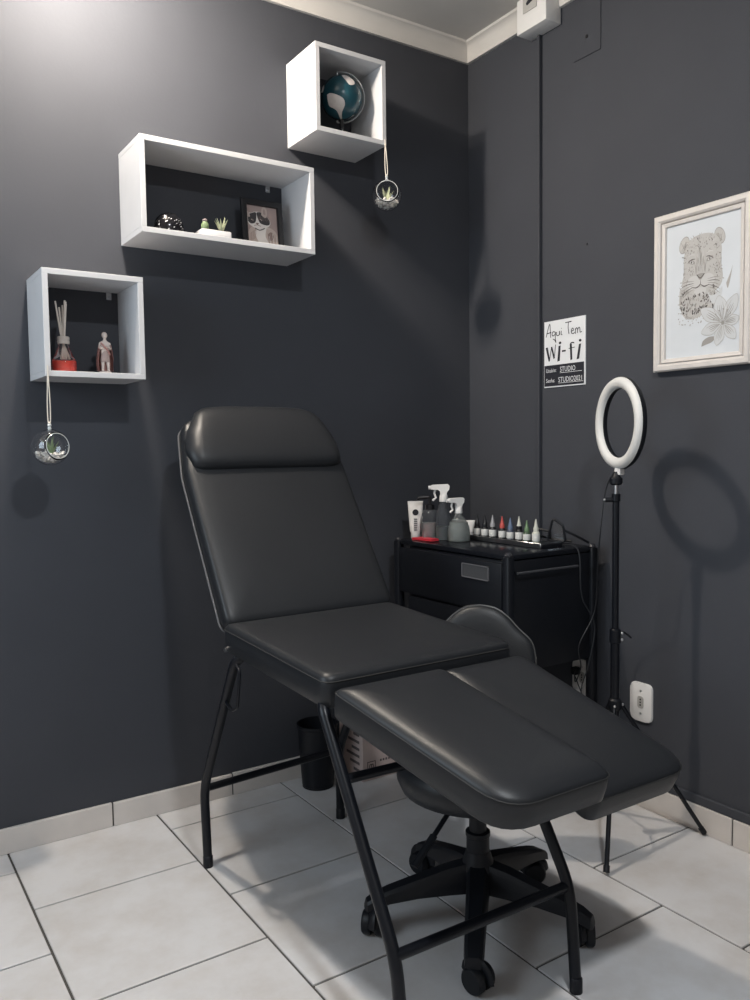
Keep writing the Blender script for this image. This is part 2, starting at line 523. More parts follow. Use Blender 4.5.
# back rest hinge rails, leg rest arms
for xx in (-1.26, -.90):
    MB().tube([(xx, -.66, .655), (xx, -.54, .69), (xx, -.36, .96), (xx, -.30, 1.05)], .010, 10).build('back_rail', BLACKP, ch)
MB().tube(bent([(-1.21, -1.02, .655), (-1.21, -1.14, .640), (-1.17, -1.52, .556)], .03), .011, 10).build('leg_rest_arm', BLACKP, ch)
MB().tube(bent([(-.93, -1.02, .640), (-.93, -1.14, .622), (-.89, -1.48, .492)], .03), .011, 10).build('leg_rest_arm', BLACKP, ch)
# release lever beside the rear leg
MB().tube(bent([(-1.352, -.675, .645), (-1.356, -.705, .635), (-1.356, -.685, .535), (-1.352, -.64, .515), (-1.348, -.575, .53)], .014), .0042, 8).build('release_lever', BLACKP, ch)
MB().tube([(-1.352, -.60, .668), (-1.30, -.60, .668)], .006, 8).build('hinge_pin', STEEL, ch)

# ------------------------------------------------------------------ wheeled stool
SX, SY = -.884, -1.075
so = thing('swivel_stool', 'black swivel stool on five castors half hidden under the tattoo chair', 'stool', (SX, SY, 0))
a0 = math.atan2(-1.275 - SY, -1.068 - SX)
bl_ = MB(); bl_.lathe([(0, .085), (.030, .085), (.042, .10), (.045, .145), (.036, .165), (.030, .185), (0, .185)], 24, (SX, SY, 0))
base = bl_.build('base_hub', PLAST, so)
for k in range(5):
    a = a0 + 2 * PI * k / 5
    d = V(math.cos(a), math.sin(a), 0); sd = V(-d.y, d.x, 0)
    b = MB(); rings = []
    for t, hw, z0, z1 in ((.02, .030, .088, .160), (.08, .028, .088, .150), (.16, .026, .086, .128), (.23, .024, .078, .108), (.262, .023, .070, .096), (.285, .020, .060, .082), (.29, .012, .058, .07)):
        c = V(SX, SY, 0) + d * t
        ring = []
        for u, v in ((-1, 0), (-.9, .75), (-.6, 1), (.6, 1), (.9, .75), (1, 0)):
            ring.append(b.bm.verts.new(c + sd * hw * u + V(0, 0, z0 + (z1 - z0) * v)))
        rings.append(ring)
    for A, B in zip(rings[:-1], rings[1:]):
        for q in range(6): b.bm.faces.new((A[q], A[(q + 1) % 6], B[(q + 1) % 6], B[q]))
    b.bm.faces.new(rings[0]); b.bm.faces.new(rings[-1])
    arm = b.build('base_arm', PLAST, so, True, 35)
    # castor
    cc = V(SX, SY, 0) + d * .265
    ca = a + (0.9, 1.9, 2.4, .3, 1.2)[k]
    cd_ = V(math.cos(ca), math.sin(ca), 0); cs = V(-cd_.y, cd_.x, 0)
    wm = MB()
    for sgn in (-1, 1):
        m3 = Matrix((cd_, V(0, 0, 1), cs)).transposed()
        wm.lathe([(0, sgn * .005), (.027, sgn * .005), (.030, sgn * .008), (.030, sgn * .022), (.026, sgn * .027), (0, sgn * .028)], 20, cc + cd_ * .012 + V(0, 0, .0305), m3, cap=False)
    wm.build('castor_wheel', PLAST, arm)
    hood = MB(); hood.tube([cc + cd_ * .012 + V(0, 0, .0305) + (cd_ * math.cos(t) + V(0, 0, 1) * math.sin(t)) * .033 for t in [x * PI / 8 for x in range(0, 9)]], .015, 8, flat=.35)
    hood.tube([cc + V(0, 0, .045), cc + V(0, 0, .085)], .006, 8)
    hood.build('castor_hood', PLAST, arm)
b = MB(); b.lathe([(0, .12), (.029, .12), (.029, .222), (.031, .224), (.031, .234), (.022, .236), (.022, .35), (0, .35)], 24, (SX, SY, 0))
b.build('gas_column', PLAST, so)
b = MB(); b.box((SX - .08, SY - .08, .333), (SX + .08, SY + .08, .355), .006)
b.build('seat_plate', PLAST, so)
b = MB(); b.lathe([(0, .342), (.165, .342), (.192, .352), (.203, .378), (.200, .410), (.175, .430), (.10, .438), (0, .439)], 40, (SX, SY, 0))
b.build('seat', LEATHER, so, True, 70)
dv = V(-.55, -.83, 0).normalized()
lv = MB().tube(bent([(SX - .05, SY - .01, .337), (SX - .10, SY - .02, .325), (SX - .19, SY - .040, .262)], .02), .006, 8).build('height_lever', BLACKP, so)
MB().tube([(SX - .165, SY - .034, .280), (SX - .235, SY - .05, .232)], .0105, 10, flat=.6).build('lever_grip', PLAST, lv)
# stool back rest: bell-shaped pad on a curved bar, turned away toward the cart
bd = V(.70, .714, 0)            # direction from stool centre to its back
bs = V(.714, -.70, 0)
bc = V(SX, SY, 0) + bd * .300 - bs * .014
half = [(0, .150), (.045, .143), (.085, .118), (.12, .082), (.155, .050), (.168, .015), (.170, -.03), (.155, -.065), (.12, -.082), (.05, -.088)]
outl = [(u, v) for u, v in half] + [(-u, v) for u, v in reversed(half[1:])]
outl = [tuple(p) for p in smooth_path([(u, v, 0) for u, v in outl] + [(outl[0][0], outl[0][1], 0)], 3)][:-1]
outl = [(p[0] * .92, p[1] * .95) for p in outl]
bu = (V(0, 0, 1) * .98 + bd * .2).normalized()
nrm_out = bs.cross(bu)
o, sm = cushion(outl, bc + V(0, 0, .604), bs, bu, .05, .012, 'backrest', LEATHER, so)
MB().tube(sm, .003, 6, closed=True).build('piping', mat('leather_piping', (.05, .05, .05), .4), o)
MB().tube(bent([(SX + bd.x * .06, SY + bd.y * .06, .330), (bc.x + bd.x * .05, bc.y + bd.y * .05, .330), (bc.x + bd.x * .075, bc.y + bd.y * .075, .62)], .06), .011, 10, flat=.5).build('back_bar', BLACKP, so)

# ------------------------------------------------------------------ tool cart in the corner
x0, x1, y0, y1, zt = -.455, -.045, -.722, -.095, .856
ct = thing('tool_trolley', 'black metal tool trolley in the corner carrying spray bottles and inks', 'trolley', ((x0 + x1) / 2, (y0 + y1) / 2, 0))
b = MB().box((x0 + .008, y0 + .008, zt - .016), (x1 - .008, y1 - .008, zt), .003); tp = b.build('top', CARTTOP, ct)
for px_, py_ in ((x0, y0), (x0, y1), (x1, y0), (x1, y1)):
    sx_ = 1 if px_ == x0 else -1; sy_ = 1 if py_ == y0 else -1
    p = MB().box((min(px_, px_ + sx_ * .030), min(py_, py_ + sy_ * .030), .07), (max(px_, px_ + sx_ * .030), max(py_, py_ + sy_ * .030), zt - .004), .006).build('post', CARTM, ct)
    MB().lathe([(0, 0), (.012, 0), (.013, .004), (.009, .011), (0, .013)], 14, (px_ + sx_ * .015, py_ + sy_ * .015, zt - .004)).build('post_cap', mat('glossy_cap', (.03, .03, .035), .15), p)
    cw = MB(); cw.lathe([(0, -.014), (.026, -.014), (.03, -.010), (.03, .010), (.026, .014), (0, .014)], 20, (px_ + sx_ * .015, py_ + sy_ * .015, .03), Matrix.Rotation(PI / 2, 3, 'X'), cap=False)
    cw.build('castor_wheel', PLAST, p)
    MB().box((px_ + sx_ * .015 - .012, py_ + sy_ * .015 - .018, .035), (px_ + sx_ * .015 + .012, py_ + sy_ * .015 + .018, .072), .003).build('castor_fork', CARTM, p)
MB().box((x0 + .014, y0 + .012, .475), (x1 - .01, y1 - .085, zt - .02), .002).build('cabinet_body', CARTM, ct)
MB().box((x0 + .014, y0 + .03, .10), (x1 - .01, y1 - .03, .118), .002).build('lower_shelf', CARTM, ct)
dr = MB().box((x0 + .002, y0 + .034, .665), (x0 + .016, y1 - .034, .828), .003).build('drawer', CARTM, ct)
pl_ = MB().box((x0 - .001, -.632, .765), (x0 + .003, -.497, .812), .001, 1).build('name_plate', mat('dull_plate', (.055, .057, .062), .45), dr)
b = MB()
for z0_, z1_ in ((.765, .768), (.809, .812)): b.box((x0 - .003, -.632, z0_), (x0 - .001, -.497, z1_))
for q0, q1 in ((-.632, -.629), (-.500, -.497)): b.box((x0 - .003, q0, .765), (x0 - .001, q1, .812))
b.build('plate_rim', mat('dull_rim', (.12, .12, .13), .4), pl_)
dr2 = MB().box((x0 + .002, y0 + .034, .485), (x0 + .016, y1 - .09, .655), .003).build('drawer', CARTM, ct)
MB().tube([(x0 + .03, y0 - .010, .800), (x1 - .11, y0 - .010, .800)], .004, 8).build('side_rail', mat('rail_grey', (.05, .052, .058), .35), ct)
for yy in (x0 + .035, x1 - .115):
    MB().tube([(yy, y0 - .010, .800), (yy, y0 + .014, .800)], .004, 8).build('rail_bracket', CARTM, ct)

# ------------------------------------------------------------------ things on the cart
ZT = zt
# white squeeze tube
t_ = thing('squeeze_tube', 'white cream tube with round black logo standing on the trolley', 'tube', (-.372, -.124, ZT))
TO = V(-.372, -.124, ZT)
vd = (V(-2.2, -2.62, 0) - V(TO.x, TO.y, 0)).normalized(); sd = V(-vd.y, vd.x, 0)
if sd.dot(V(_r.x, _r.y, 0)) < 0: sd = -sd
b = MB(); rings = []
for z, w_, d_ in ((.022, .020, .017), (.03, .022, .018), (.08, .0255, .012), (.125, .0285, .004), (.135, .029, .0012), (.140, .029, .0012)):
    rings.append([b.bm.verts.new(TO + sd * math.cos(a) * w_ + vd * math.sin(a) * d_ + V(0, 0, z)) for a in [2 * PI * k / 20 for k in range(20)]])
for A, B in zip(rings[:-1], rings[1:]):
    for k in range(20): b.bm.faces.new((A[k], A[(k + 1) % 20], B[(k + 1) % 20], B[k]))
b.bm.faces.new(rings[0]); b.bm.faces.new(rings[-1])
bd_ = b.build('body', WHITEP, t_, True, 60)
MB().lathe([(0, 0), (.017, 0), (.018, .002), (.018, .024), (0, .024)], 20, TO).build('cap', WHITEP, t_)


def onlabel(u, v, w_): return TO + sd * u + V(0, 0, v) + vd * (w_ + (.0185 - (v - .03) * .00016 * 1000 * .85 if v > .03 else .0185))


b = MB()
b.prism([(.0115 * math.cos(a), .098 + .0115 * math.sin(a)) for a in [2 * PI * k / 20 for k in range(20)]], lambda u, v, w_: TO + sd * u + V(0, 0, v) + vd * (.0105 + w_), 0, .001)
b.build('printed_logo', PRINT, bd_)
b = MB()
for k in range(6): b.prism([(-.006, .03 + k * .008), (.006, .03 + k * .008), (.006, .035 + k * .008), (-.006, .035 + k * .008)], lambda u, v, w_: TO + sd * u + V(0, 0, v) + vd * (.0185 - (v - .03) * .12 + w_), 0, .001)
b.build('printed_text', mat('print_grey', (.15, .15, .16), .6), bd_)


def liquid_bottle(prof, fill_z, liquid, name, label, cat, loc, glass=TRANSLU, sx=1, sy=1, group=None):
    t = thing(name, label, cat, loc, group)
    MB().lathe(prof, 28, loc, None, 0, True, sx, sy).build('bottle', glass, t, True, 50)
    if liquid:
        ip = []
        for r, z in prof:
            if z <= fill_z: ip.append((max(r - .0035, 0), max(z, .003)))
        rl = ip[-1][0]
        ip.append((rl, fill_z)); ip.append((0, fill_z))
        if ip[0][0] > 0: ip.insert(0, (0, ip[0][1]))
        MB().lathe(ip, 24, loc, None, 0, False, sx * .97, sy * .97).build('liquid', liquid, t, True, 50)
    return t


MILK = mat('milky_liquid', (.60, .56, .52), .5)
CLOUD = mat('cloudy_liquid', (.17, .19, .185), .35)
# dark pump dispenser with pale soap
PB = V(-.352, -.188, ZT)
t = liquid_bottle([(.030, 0), (.032, .003), (.032, .075), (.030, .095), (.024, .108), (.014, .112), (.014, .116)], .062, MILK, 'pump_bottle', 'clear soap bottle with black pump head beside the white tube', 'bottle', PB, DARKGLASS)
MB().lathe([(0, .110), (.017, .110), (.017, .128), (.008, .131), (.005, .134), (.005, .150), (0, .150)], 18, PB).build('pump_collar', BLACK, t)
MB().tube(bent([PB + V(0, 0, .148), PB + V(0, 0, .157), PB + sd * -.040 + V(0, 0, .155), PB + sd * -.045 + V(0, 0, .146)], .008), .006, 8).build('pump_nozzle', BLACK, t)


def trigger(t, O, z, s, dirv, m=WHITEP):
    """trigger spray head; dirv points where it sprays"""
    up = V(0, 0, 1)
    MB().lathe([(0, z), (.0155 * s, z), (.016 * s, z + .002), (.0145 * s, z + .022 * s), (.011 * s, z + .03 * s), (0, z + .03 * s)], 18, O).build('collar', m, t)
    sdv = V(-dirv.y, dirv.x, 0)
    out = [(-.022, .058), (-.020, .044), (-.013, .036), (-.010, .024), (.012, .024), (.013, .038), (.022, .044), (.046, .045), (.048, .058), (.040, .062), (-.016, .064)]
    MB().prism([(u * s, v * s) for u, v in out], lambda u, v, w_: O + dirv * u + up * (z + v) + sdv * w_, -.011 * s, .011 * s).build('spray_head', m, t, False)
    MB().tube([O + dirv * (.030 * s) + up * (z + .045 * s), O + dirv * (.034 * s) + up * (z + .030 * s), O + dirv * (.028 * s) + up * (z + .015 * s), O + dirv * (.040 * s) + up * (z + .004 * s)], .0042 * s, 8).build('trigger', m, t)
    MB().lathe([(0, 0), (.007 * s, 0), (.007 * s, .008 * s), (0, .008 * s)], 12, O + dirv * (.047 * s) + up * (z + .052 * s), Matrix((sdv, up, dirv)).transposed()).build('nozzle', m, t)


S1 = V(-.335, -.248, ZT)
t = liquid_bottle([(.027, 0), (.0285, .003), (.0285, .06), (.027, .095), (.020, .125), (.013, .138), (.013, .146)], .052, CLOUD, 'spray_bottle', 'tall clear spray bottle with white trigger head beside the pump bottle', 'bottle', S1, DARKGLASS, group='trigger spray bottles on the trolley')
trigger(t, S1, .142, 1.0, -sd)
S2 = V(-.312, -.306, ZT)
t = liquid_bottle([(.037, 0), (.040, .003), (.041, .030), (.038, .055), (.024, .080), (.0135, .094), (.0135, .106)], .070, CLOUD, 'spray_bottle', 'short round clear spray bottle with white trigger head next to the ink bottles', 'bottle', S2, TRANSLU, group='trigger spray bottles on the trolley')
trigger(t, S2, .102, .88, (-sd * .9 + vd * .43).normalized())

# red packet
b = MB(); R0 = V(-.405, -.215, ZT)
pts = []
for u, v in ((-.012, -.060), (.028, -.060), (.030, .055), (-.010, .060)): pts.append((u, v))
b.prism(rounded(pts, .006), lambda u, v, w_: R0 + V(u, v, w_ + .0015 * math.sin(v * 80)), .002, .010)
pk = b.build('foil_packet', RED, None, True); tag(pk, 'flat red packet lying in front of the white tube', 'packet')

# rack with steel lip
rk = thing('ink_rack', 'low black ink rack with bright steel lip on the trolley top', 'rack', (-.19, -.45, ZT))
MB().box((-.245, -.655, ZT), (-.145, -.255, ZT + .014), .002, 1).build('tray', CARTM, rk)
MB().box((-.250, -.655, ZT + .001), (-.245, -.255, ZT + .018), .0015, 1).build('front_lip', STEEL, rk)
ZR = ZT + .0142

BW = mat('label_white', (.60, .60, .58), .6)


def ink(y, x, body, cap, tipm, label, h=.062, lab=True, r=.0125):
    O = V(x, y, ZR)
    t = thing('ink_bottle', label, 'bottle', O, 'ink bottles on the rack')
    MB().lathe([(0, 0), (r, 0), (r + .0005, .001), (r + .0005, h * .50), (r * .8, h * .58), (r * .5, h * .62), (0, h * .62)], 18, O).build('body', body, t)
    if lab:
        MB().lathe([(r + .0008, h * .08), (r + .0010, h * .09), (r + .0010, h * .44), (r + .0008, h * .45)], 18, O, None, 0, False).build('paper_label', BW, t)
    MB().lathe([(0, h * .60), (r * .72, h * .60), (r * .72, h * .78), (r * .55, h * .84), (r * .2, h * 1.2), (r * .12, h * 1.28), (0, h * 1.28)], 16, O).build('nozzle_cap', tipm, t)
    return t


cr = mat('cap_red', (.45, .07, .06), .45); cb = mat('cap_blue', (.10, .14, .22), .45); cg = mat('cap_green', (.10, .17, .09), .45); cwm = mat('cap_white', (.52, .52, .46), .45)
ink(-.305, -.224, BLACK, BLACK, BLACK, 'black ink bottle with white label next to the small white tube')
ink(-.348, -.224, BLACK, BLACK, BLACK, 'black ink bottle between two other black ink bottles')
t = ink(-.390, -.224, BLACK, BLACK, mat('cap_clear', (.30, .30, .31), .12), 'black ink bottle with glossy pale tip beside the red-capped one', .064)
ink(-.436, -.220, BLACK, cr, cr, 'ink bottle with red nozzle cap')
ink(-.478, -.220, mat('ink_slate', (.05, .06, .09), .4), cb, cb, 'ink bottle with slate blue nozzle cap', .060)
t = ink(-.520, -.218, BLACK, BLACK, cwm, 'taller ink bottle with black neck and cream tip', .066)
MB().lathe([(.0094, .040), (.0098, .041), (.0098, .050), (.0094, .051)], 16, (-.218, -.520, ZR), None, 0, False).build('neck_band', BLACK, t)
ink(-.552, -.212, mat('ink_green', (.04, .07, .04), .4), cg, cg, 'ink bottle with dark green nozzle cap', .056)
ink(-.592, -.208, cwm, cwm, cwm, 'all white ink bottle at the end of the rack beside the black glasses', .062)
# small white tube standing cap down
O = V(-.228, -.272, ZR)
t = thing('small_tube', 'small white tube standing cap down behind the short spray bottle', 'tube', O)
MB().lathe([(0, 0), (.009, 0), (.009, .012), (0, .012)], 14, O).build('cap', WHITEP, t)
b = MB(); rings = []
for z, w_, d_ in ((.012, .0105, .0105), (.03, .014, .009), (.05, .0175, .002), (.055, .0175, .001)):
    rings.append([b.bm.verts.new(O + sd * math.cos(a) * w_ + vd * math.sin(a) * d_ + V(0, 0, z)) for a in [2 * PI * k / 16 for k in range(16)]])
for A, B in zip(rings[:-1], rings[1:]):
    for k in range(16): b.bm.faces.new((A[k], A[(k + 1) % 16], B[(k + 1) % 16], B[k]))
b.bm.faces.new(rings[0]); b.bm.faces.new(rings[-1]); b.build('body', WHITEP, t)

# black glasses lying folded, lens upright
G = V(-.095, -.60, ZT)
gl = thing('safety_glasses', 'black framed glasses resting upright at the end of the trolley top', 'glasses', G)
gd = V(.45, -.893, 0)
rim = rounded([(-.034, .012), (.030, .010), (.020, .066), (-.016, .092)], .012, 4)
MB().tube([G + gd * u + V(0, 0, v) + V(-.02, 0, 0) for u, v in rim], .0045, 8, closed=True).build('lens_frame', PLAST, gl)
MB().prism(rim, lambda u, v, w_: G + gd * u + V(0, 0, v) + V(-.02 + w_, 0, 0), -.001, .001).build('lens', GLASS, gl, False)
rim2 = rounded([(-.095, .008), (-.040, .010), (-.038, .042), (-.085, .050)], .010, 4)
MB().tube([G + gd * u + V(0, 0, v) + V(.0, 0, 0) for u, v in rim2], .0042, 8, closed=True).build('lens_frame', PLAST, gl)
MB().prism(rim2, lambda u, v, w_: G + gd * u + V(0, 0, v) + V(w_, 0, 0), -.001, .001).build('lens', GLASS, gl, False)
MB().tube(bent([G + gd * .025 + V(-.02, 0, .05), G + gd * .055 + V(.0, 0, .030), G + gd * .075 + V(.03, 0, .006)], .02), .004, 8).build('temple', PLAST, gl)
MB().tube(bent([G + gd * -.09 + V(0, 0, .03), G + gd * -.08 + V(.05, 0, .012), G + gd * .0 + V(.05, 0, .006)], .02), .004, 8).build('temple', PLAST, gl)

CABLE = mat('cable_black', (.018, .019, .022), .45)


def cable(pts, label, r=.0022):
    o = MB().tube(smooth_path(pts, 10), r, 6).build('power_cable', CABLE)
    tag(o, label, 'cable'); return o


cable([(-.135, -.64, ZT + .004), (-.14, -.70, ZT + .006), (-.15, -.735, .83), (-.15, -.745, .70), (-.10, -.755, .60), (-.13, -.76, .48), (-.19, -.78, .40), (-.14, -.76, .33), (-.033, -.603, .388)], 'black cable hanging down the end of the trolley')

# ------------------------------------------------------------------ ring light
RL = V(-.245, -.965, 0)
rl = thing('ring_light', 'white ring light on a slim black tripod stand by the right wall', 'ring light', (RL.x, RL.y, 0))
side_ = V(_r.x, _r.y, 0).normalized()
n = V(-.927, .374, 0).normalized(); rs = V(-n.y, n.x, 0)
RC = V(RL.x, RL.y, 1.262) + side_ * .010


def ringmesh(prof, seg=64):
    b = MB(); rings = []
    for k in range(seg):
        a = 2 * PI * k / seg
        d = rs * math.cos(a) + V(0, 0, 1) * math.sin(a)
        rings.append([b.bm.verts.new(RC + d * r + n * w_) for r, w_ in prof])
    m = len(prof)
    for k in range(seg):
        A = rings[k]; B = rings[(k + 1) % seg]
        for q in range(m): b.bm.faces.new((A[q], A[(q + 1) % m], B[(q + 1) % m], B[q]))
    return b


ringmesh([(.136, .0), (.136, .006), (.131, .014), (.120, .017), (.109, .014), (.103, .006), (.103, 0)]).build('diffuser', mat('diffuser_white', (.66, .65, .63), .5), rl, True, 50)
ringmesh([(.137, .002), (.138, -.006), (.134, -.013), (.105, -.013), (.101, -.006), (.102, .002)]).build('housing', PLAST, rl, True, 50)
_nk = RC + V(0, 0, -.144)
MB().box(_nk + V(-.012, -.012, -.010), _nk + V(.010, .010, .012), .003).build('neck', WHITEP, rl)
P0 = V(RL.x, RL.y, 0)
MB().lathe([(0, 1.078), (.014, 1.078), (.019, 1.083), (.019, 1.098), (.012, 1.104), (.008, 1.118), (0, 1.118)], 20, P0).build('ball_head', PLAST, rl)
MB().lathe([(0, 1.050), (.0065, 1.050), (.0065, 1.080), (0, 1.080)], 14, P0).build('stud', STEEL, rl)
MB().lathe([(0, .60), (.0100, .60), (.0100, 1.028), (.013, 1.030), (.013, 1.052), (0, 1.052)], 16, P0).build('upper_pole', BLACKP, rl)
MB().lathe([(0, .30), (.0135, .30), (.0135, .600), (.0165, .602), (.0165, .640), (.012, .644), (0, .644)], 16, P0).build('lower_pole', BLACKP, rl)


def knob(z, side, nm='clamp_knob'):
    k = MB().tube([P0 + V(0, 0, z) + side * .012, P0 + V(0, 0, z) + side * .032], .007, 10)
    o = k.build(nm, PLAST, rl)
    MB().sphere(P0 + V(0, 0, z) + side * .034, .0045).build('knob_end', STEEL, o)


side = V(_r.x, _r.y, 0).normalized()
knob(1.034, -side)
lv = MB().tube(bent([P0 + V(0, 0, .632) + side * .012, P0 + V(0, 0, .632) + side * .028, P0 + V(0, 0, .615) + side * .048], .01), .005, 8, flat=.6).build('clamp_lever', PLAST, rl)
for zz in (.632, .612): MB().sphere(P0 + V(0, 0, zz) + side * .018 + vd * .012, .0045).build('rivet', STEEL, lv)
MB().lathe([(0, .395), (.017, .395), (.020, .400), (.020, .425), (.015, .430), (0, .430)], 16, P0).build('leg_collar', PLAST, rl)
MB().lathe([(0, .20), (.016, .20), (.016, .225), (0, .225)], 16, P0).build('brace_collar', PLAST, rl)
MB().lathe([(0, .205), (.008, .205), (.008, .305), (0, .305)], 12, P0).build('centre_post', BLACKP, rl)
for fx, fy in ((-.447, -1.110), (-.020, -1.122), (-.205, -.690)):
    d = V(fx - RL.x, fy - RL.y, 0); L_ = d.length; d.normalize()
    lg = MB().tube([P0 + d * .018 + V(0, 0, .412), V(fx, fy, .010)], .0068, 10).build('leg', BLACKP, rl)
    MB().tube([V(fx, fy, .024) - d * .01, V(fx, fy, .008)], .009, 10).build('rubber_foot', PLAST, lg)
    MB().tube([P0 + d * .014 + V(0, 0, .212), P0 + d * (.018 + (L_ - .018) * .42) + V(0, 0, .412 - .40 * .42)], .004, 8, flat=.5).build('brace', BLACKP, rl)
    MB().sphere(P0 + d * .022 + V(0, 0, .412) + vd * .006, .0045).build('rivet', STEEL, rl)
cable([RC + V(0, 0, -.142) - rs * .0 + V(-.012, .012, -.006), (-.245, -.925, 1.06), (-.245, -.905, .93), (-.205, -.86, .82), (-.15, -.80, .66), (-.20, -.78, .55), (-.17, -.76, .47), (-.12, -.69, .395), (-.032, -.603, .40)], 'thin black power cable of the ring light', .002)


# ------------------------------------------------------------------ sockets
def outlet(y, z, w_, h, label):
    t = thing('wall_socket', label, 'socket', (0, y, z))
    fn = lambda u, v, d: V(-d, y - u, z + v)
    p = MB().prism(rounded([(-w_ / 2, -h / 2), (w_ / 2, -h / 2), (w_ / 2, h / 2), (-w_ / 2, h / 2)], .022), fn, 0, .009, bev=.003).build('plate', WHITEP, t, True, 30)
    MB().prism(rounded([(-.012, -.020), (.012, -.020), (.012, .020), (-.012, .020)], .010), fn, .009, .0105).build('outlet_insert', mat('outlet_grey', (.40, .39, .37), .5), p, False)
    for k in (-1, 0, 1):
        MB().prism([(.003 * math.cos(a), k * .009 + .003 * math.sin(a)) for a in [2 * PI * q / 10 for q in range(10)]], fn, .0105, .0112).build('pin_hole', BLACK, p, False)
    for k in (-1, 1):
        MB().prism([(.004 * math.cos(a), k * .038 + .004 * math.sin(a)) for a in [2 * PI * q / 10 for q in range(10)]], fn, .009, .0102).build('plate_screw', STEEL, p, False)
    return t


outlet(-.872, .350, .086, .128, 'white wall socket with painted-over edges beside the ring light stand')
s2 = outlet(-.618, .375, .090, .125, 'white wall socket with black plug low behind the trolley')
MB().box((-.04, -.615, .385), (-.0105, -.590, .412), .005).build('plug', PLAST, s2)

# ------------------------------------------------------------------ bin and carton
BN = V(-.800, -.105, 0)
bn = thing('waste_bin', 'small black plastic waste bin on the floor behind the chair leg', 'bin', BN)
MB().lathe([(0, .004), (.052, .004), (.057, .008), (.070, .215), (.073, .218), (.073, .226), (.068, .226), (.066, .21), (.054, .012), (0, .012)], 32, BN).build('bucket', PLAST, bn)
MB().lathe([(.050, 0), (.056, .0), (.056, .006), (.050, .006)], 32, BN, None, 0, False).build('base_ring', PLAST, bn)
CARD = mat('printed_carton', (.50, .40, .37), .75, var=.05, vscale=20)
cb_ = thing('carton', 'pinkish printed cardboard box on the floor behind the stool', 'box', (-.57, -.10, 0))
bx0, bx1, by0, by1, bh = -.660, -.478, -.182, -.022, .27
bod = MB().box((bx0, by0, 0.0), (bx1, by1, bh), .002, 1).build('body', CARD, cb_, False)
for u0, u1 in ((bx0, bx1),):
    MB().box((u0, by0 + .001, bh), (u1, (by0 + by1) / 2 - .001, bh + .003)).build('flap', CARD, cb_, False)
    MB().box((u0, (by0 + by1) / 2 + .001, bh), (u1, by1 - .001, bh + .003)).build('flap', CARD, cb_, False)
PB2 = mat('carton_ink', (.10, .08, .08), .7)
b = MB()
g0, g1 = -.640, .030
for (a, c, d, e) in ((0, 0, .036, .003), (0, .037, .036, .040), (0, 0, .003, .04), (.033, 0, .036, .04), (.008, .008, .012, .026), (.024, .008, .028, .026), (.010, .026, .026, .030), (.008, .006, .028, .009), (.016, .009, .020, .026)):
    b.box((g0 + a, by0 - .0006, g1 + c), (g0 + d, by0, g1 + e))
for k in range(5): b.box((-.585 + k * .012, by0 - .0006, .062), (-.578 + k * .012, by0, .070))
b.build('printed_symbols', PB2, bod, False)
b = MB()
for k in range(9):
    z = .03 + k * .026
    b.box((bx0 - .0006, by0 + .02, z), (bx0, by0 + .06 + (k * 7 % 5) * .012, z + .010))
b.build('printed_text', PB2, bod, False)

# ------------------------------------------------------------------ wi-fi sign
SIGN_STROKES = [[(0.051, 0.767), (0.137, 0.957), (0.158, 0.845), (0.166, 0.754)], [(0.061, 0.818), (0.182, 0.832)], [(0.283, 0.824), (0.232, 0.836), (0.202, 0.807), (0.222, 0.773), (0.273, 0.793), (0.287, 0.823), (0.283, 0.728), (0.299, 0.669), (0.267, 0.707), (0.222, 0.728)], [(0.313, 0.826), (0.313, 0.782), (0.343, 0.768), (0.38, 0.781), (0.384, 0.831), (0.394, 0.775)], [(0.428, 0.832), (0.428, 0.778), (0.455, 0.77)], [(0.432, 0.861), (0.438, 0.87)], [(0.525, 0.94), (0.677, 0.944)], [(0.602, 0.944), (0.596, 0.857), (0.616, 0.767)], [(0.677, 0.8), (0.723, 0.811), (0.707, 0.841), (0.675, 0.823), (0.677, 0.775), (0.723, 0.763), (0.752, 0.779)], [(0.772, 0.752), (0.768, 0.831)], [(0.77, 0.81), (0.798, 0.837), (0.818, 0.813), (0.82, 0.76)], [(0.822, 0.806), (0.851, 0.839), (0.873, 0.817), (0.879, 0.769), (0.919, 0.773)]]
SIGN_POLYS = [[(0.04, 0.606), (0.091, 0.614), (0.152, 0.415), (0.117, 0.392)], [(0.125, 0.398), (0.141, 0.396), (0.196, 0.609), (0.18, 0.608)], [(0.172, 0.609), (0.206, 0.615), (0.275, 0.438), (0.238, 0.426)], [(0.248, 0.431), (0.263, 0.433), (0.299, 0.64), (0.283, 0.639)], [(0.364, 0.611), (0.414, 0.615), (0.394, 0.389), (0.333, 0.379)], [(0.448, 0.54), (0.541, 0.539), (0.541, 0.516), (0.448, 0.514)], [(0.636, 0.609), (0.683, 0.617), (0.697, 0.385), (0.651, 0.377)], [(0.606, 0.558), (0.758, 0.566), (0.758, 0.556), (0.606, 0.548)], [(0.853, 0.596), (0.903, 0.601), (0.859, 0.384), (0.798, 0.377)]]
SIGN_DOTS = [(0.4, 0.654), (0.881, 0.648)]
SIGN_HOOK = [(0.642, 0.602), (0.663, 0.625), (0.703, 0.633), (0.743, 0.622)]
SY0, SZ0, SW, SH = -.427, 1.408, .197, .238


def layer(base, off):
    return lambda f, g, w_=0: base(f, g, off + w_)


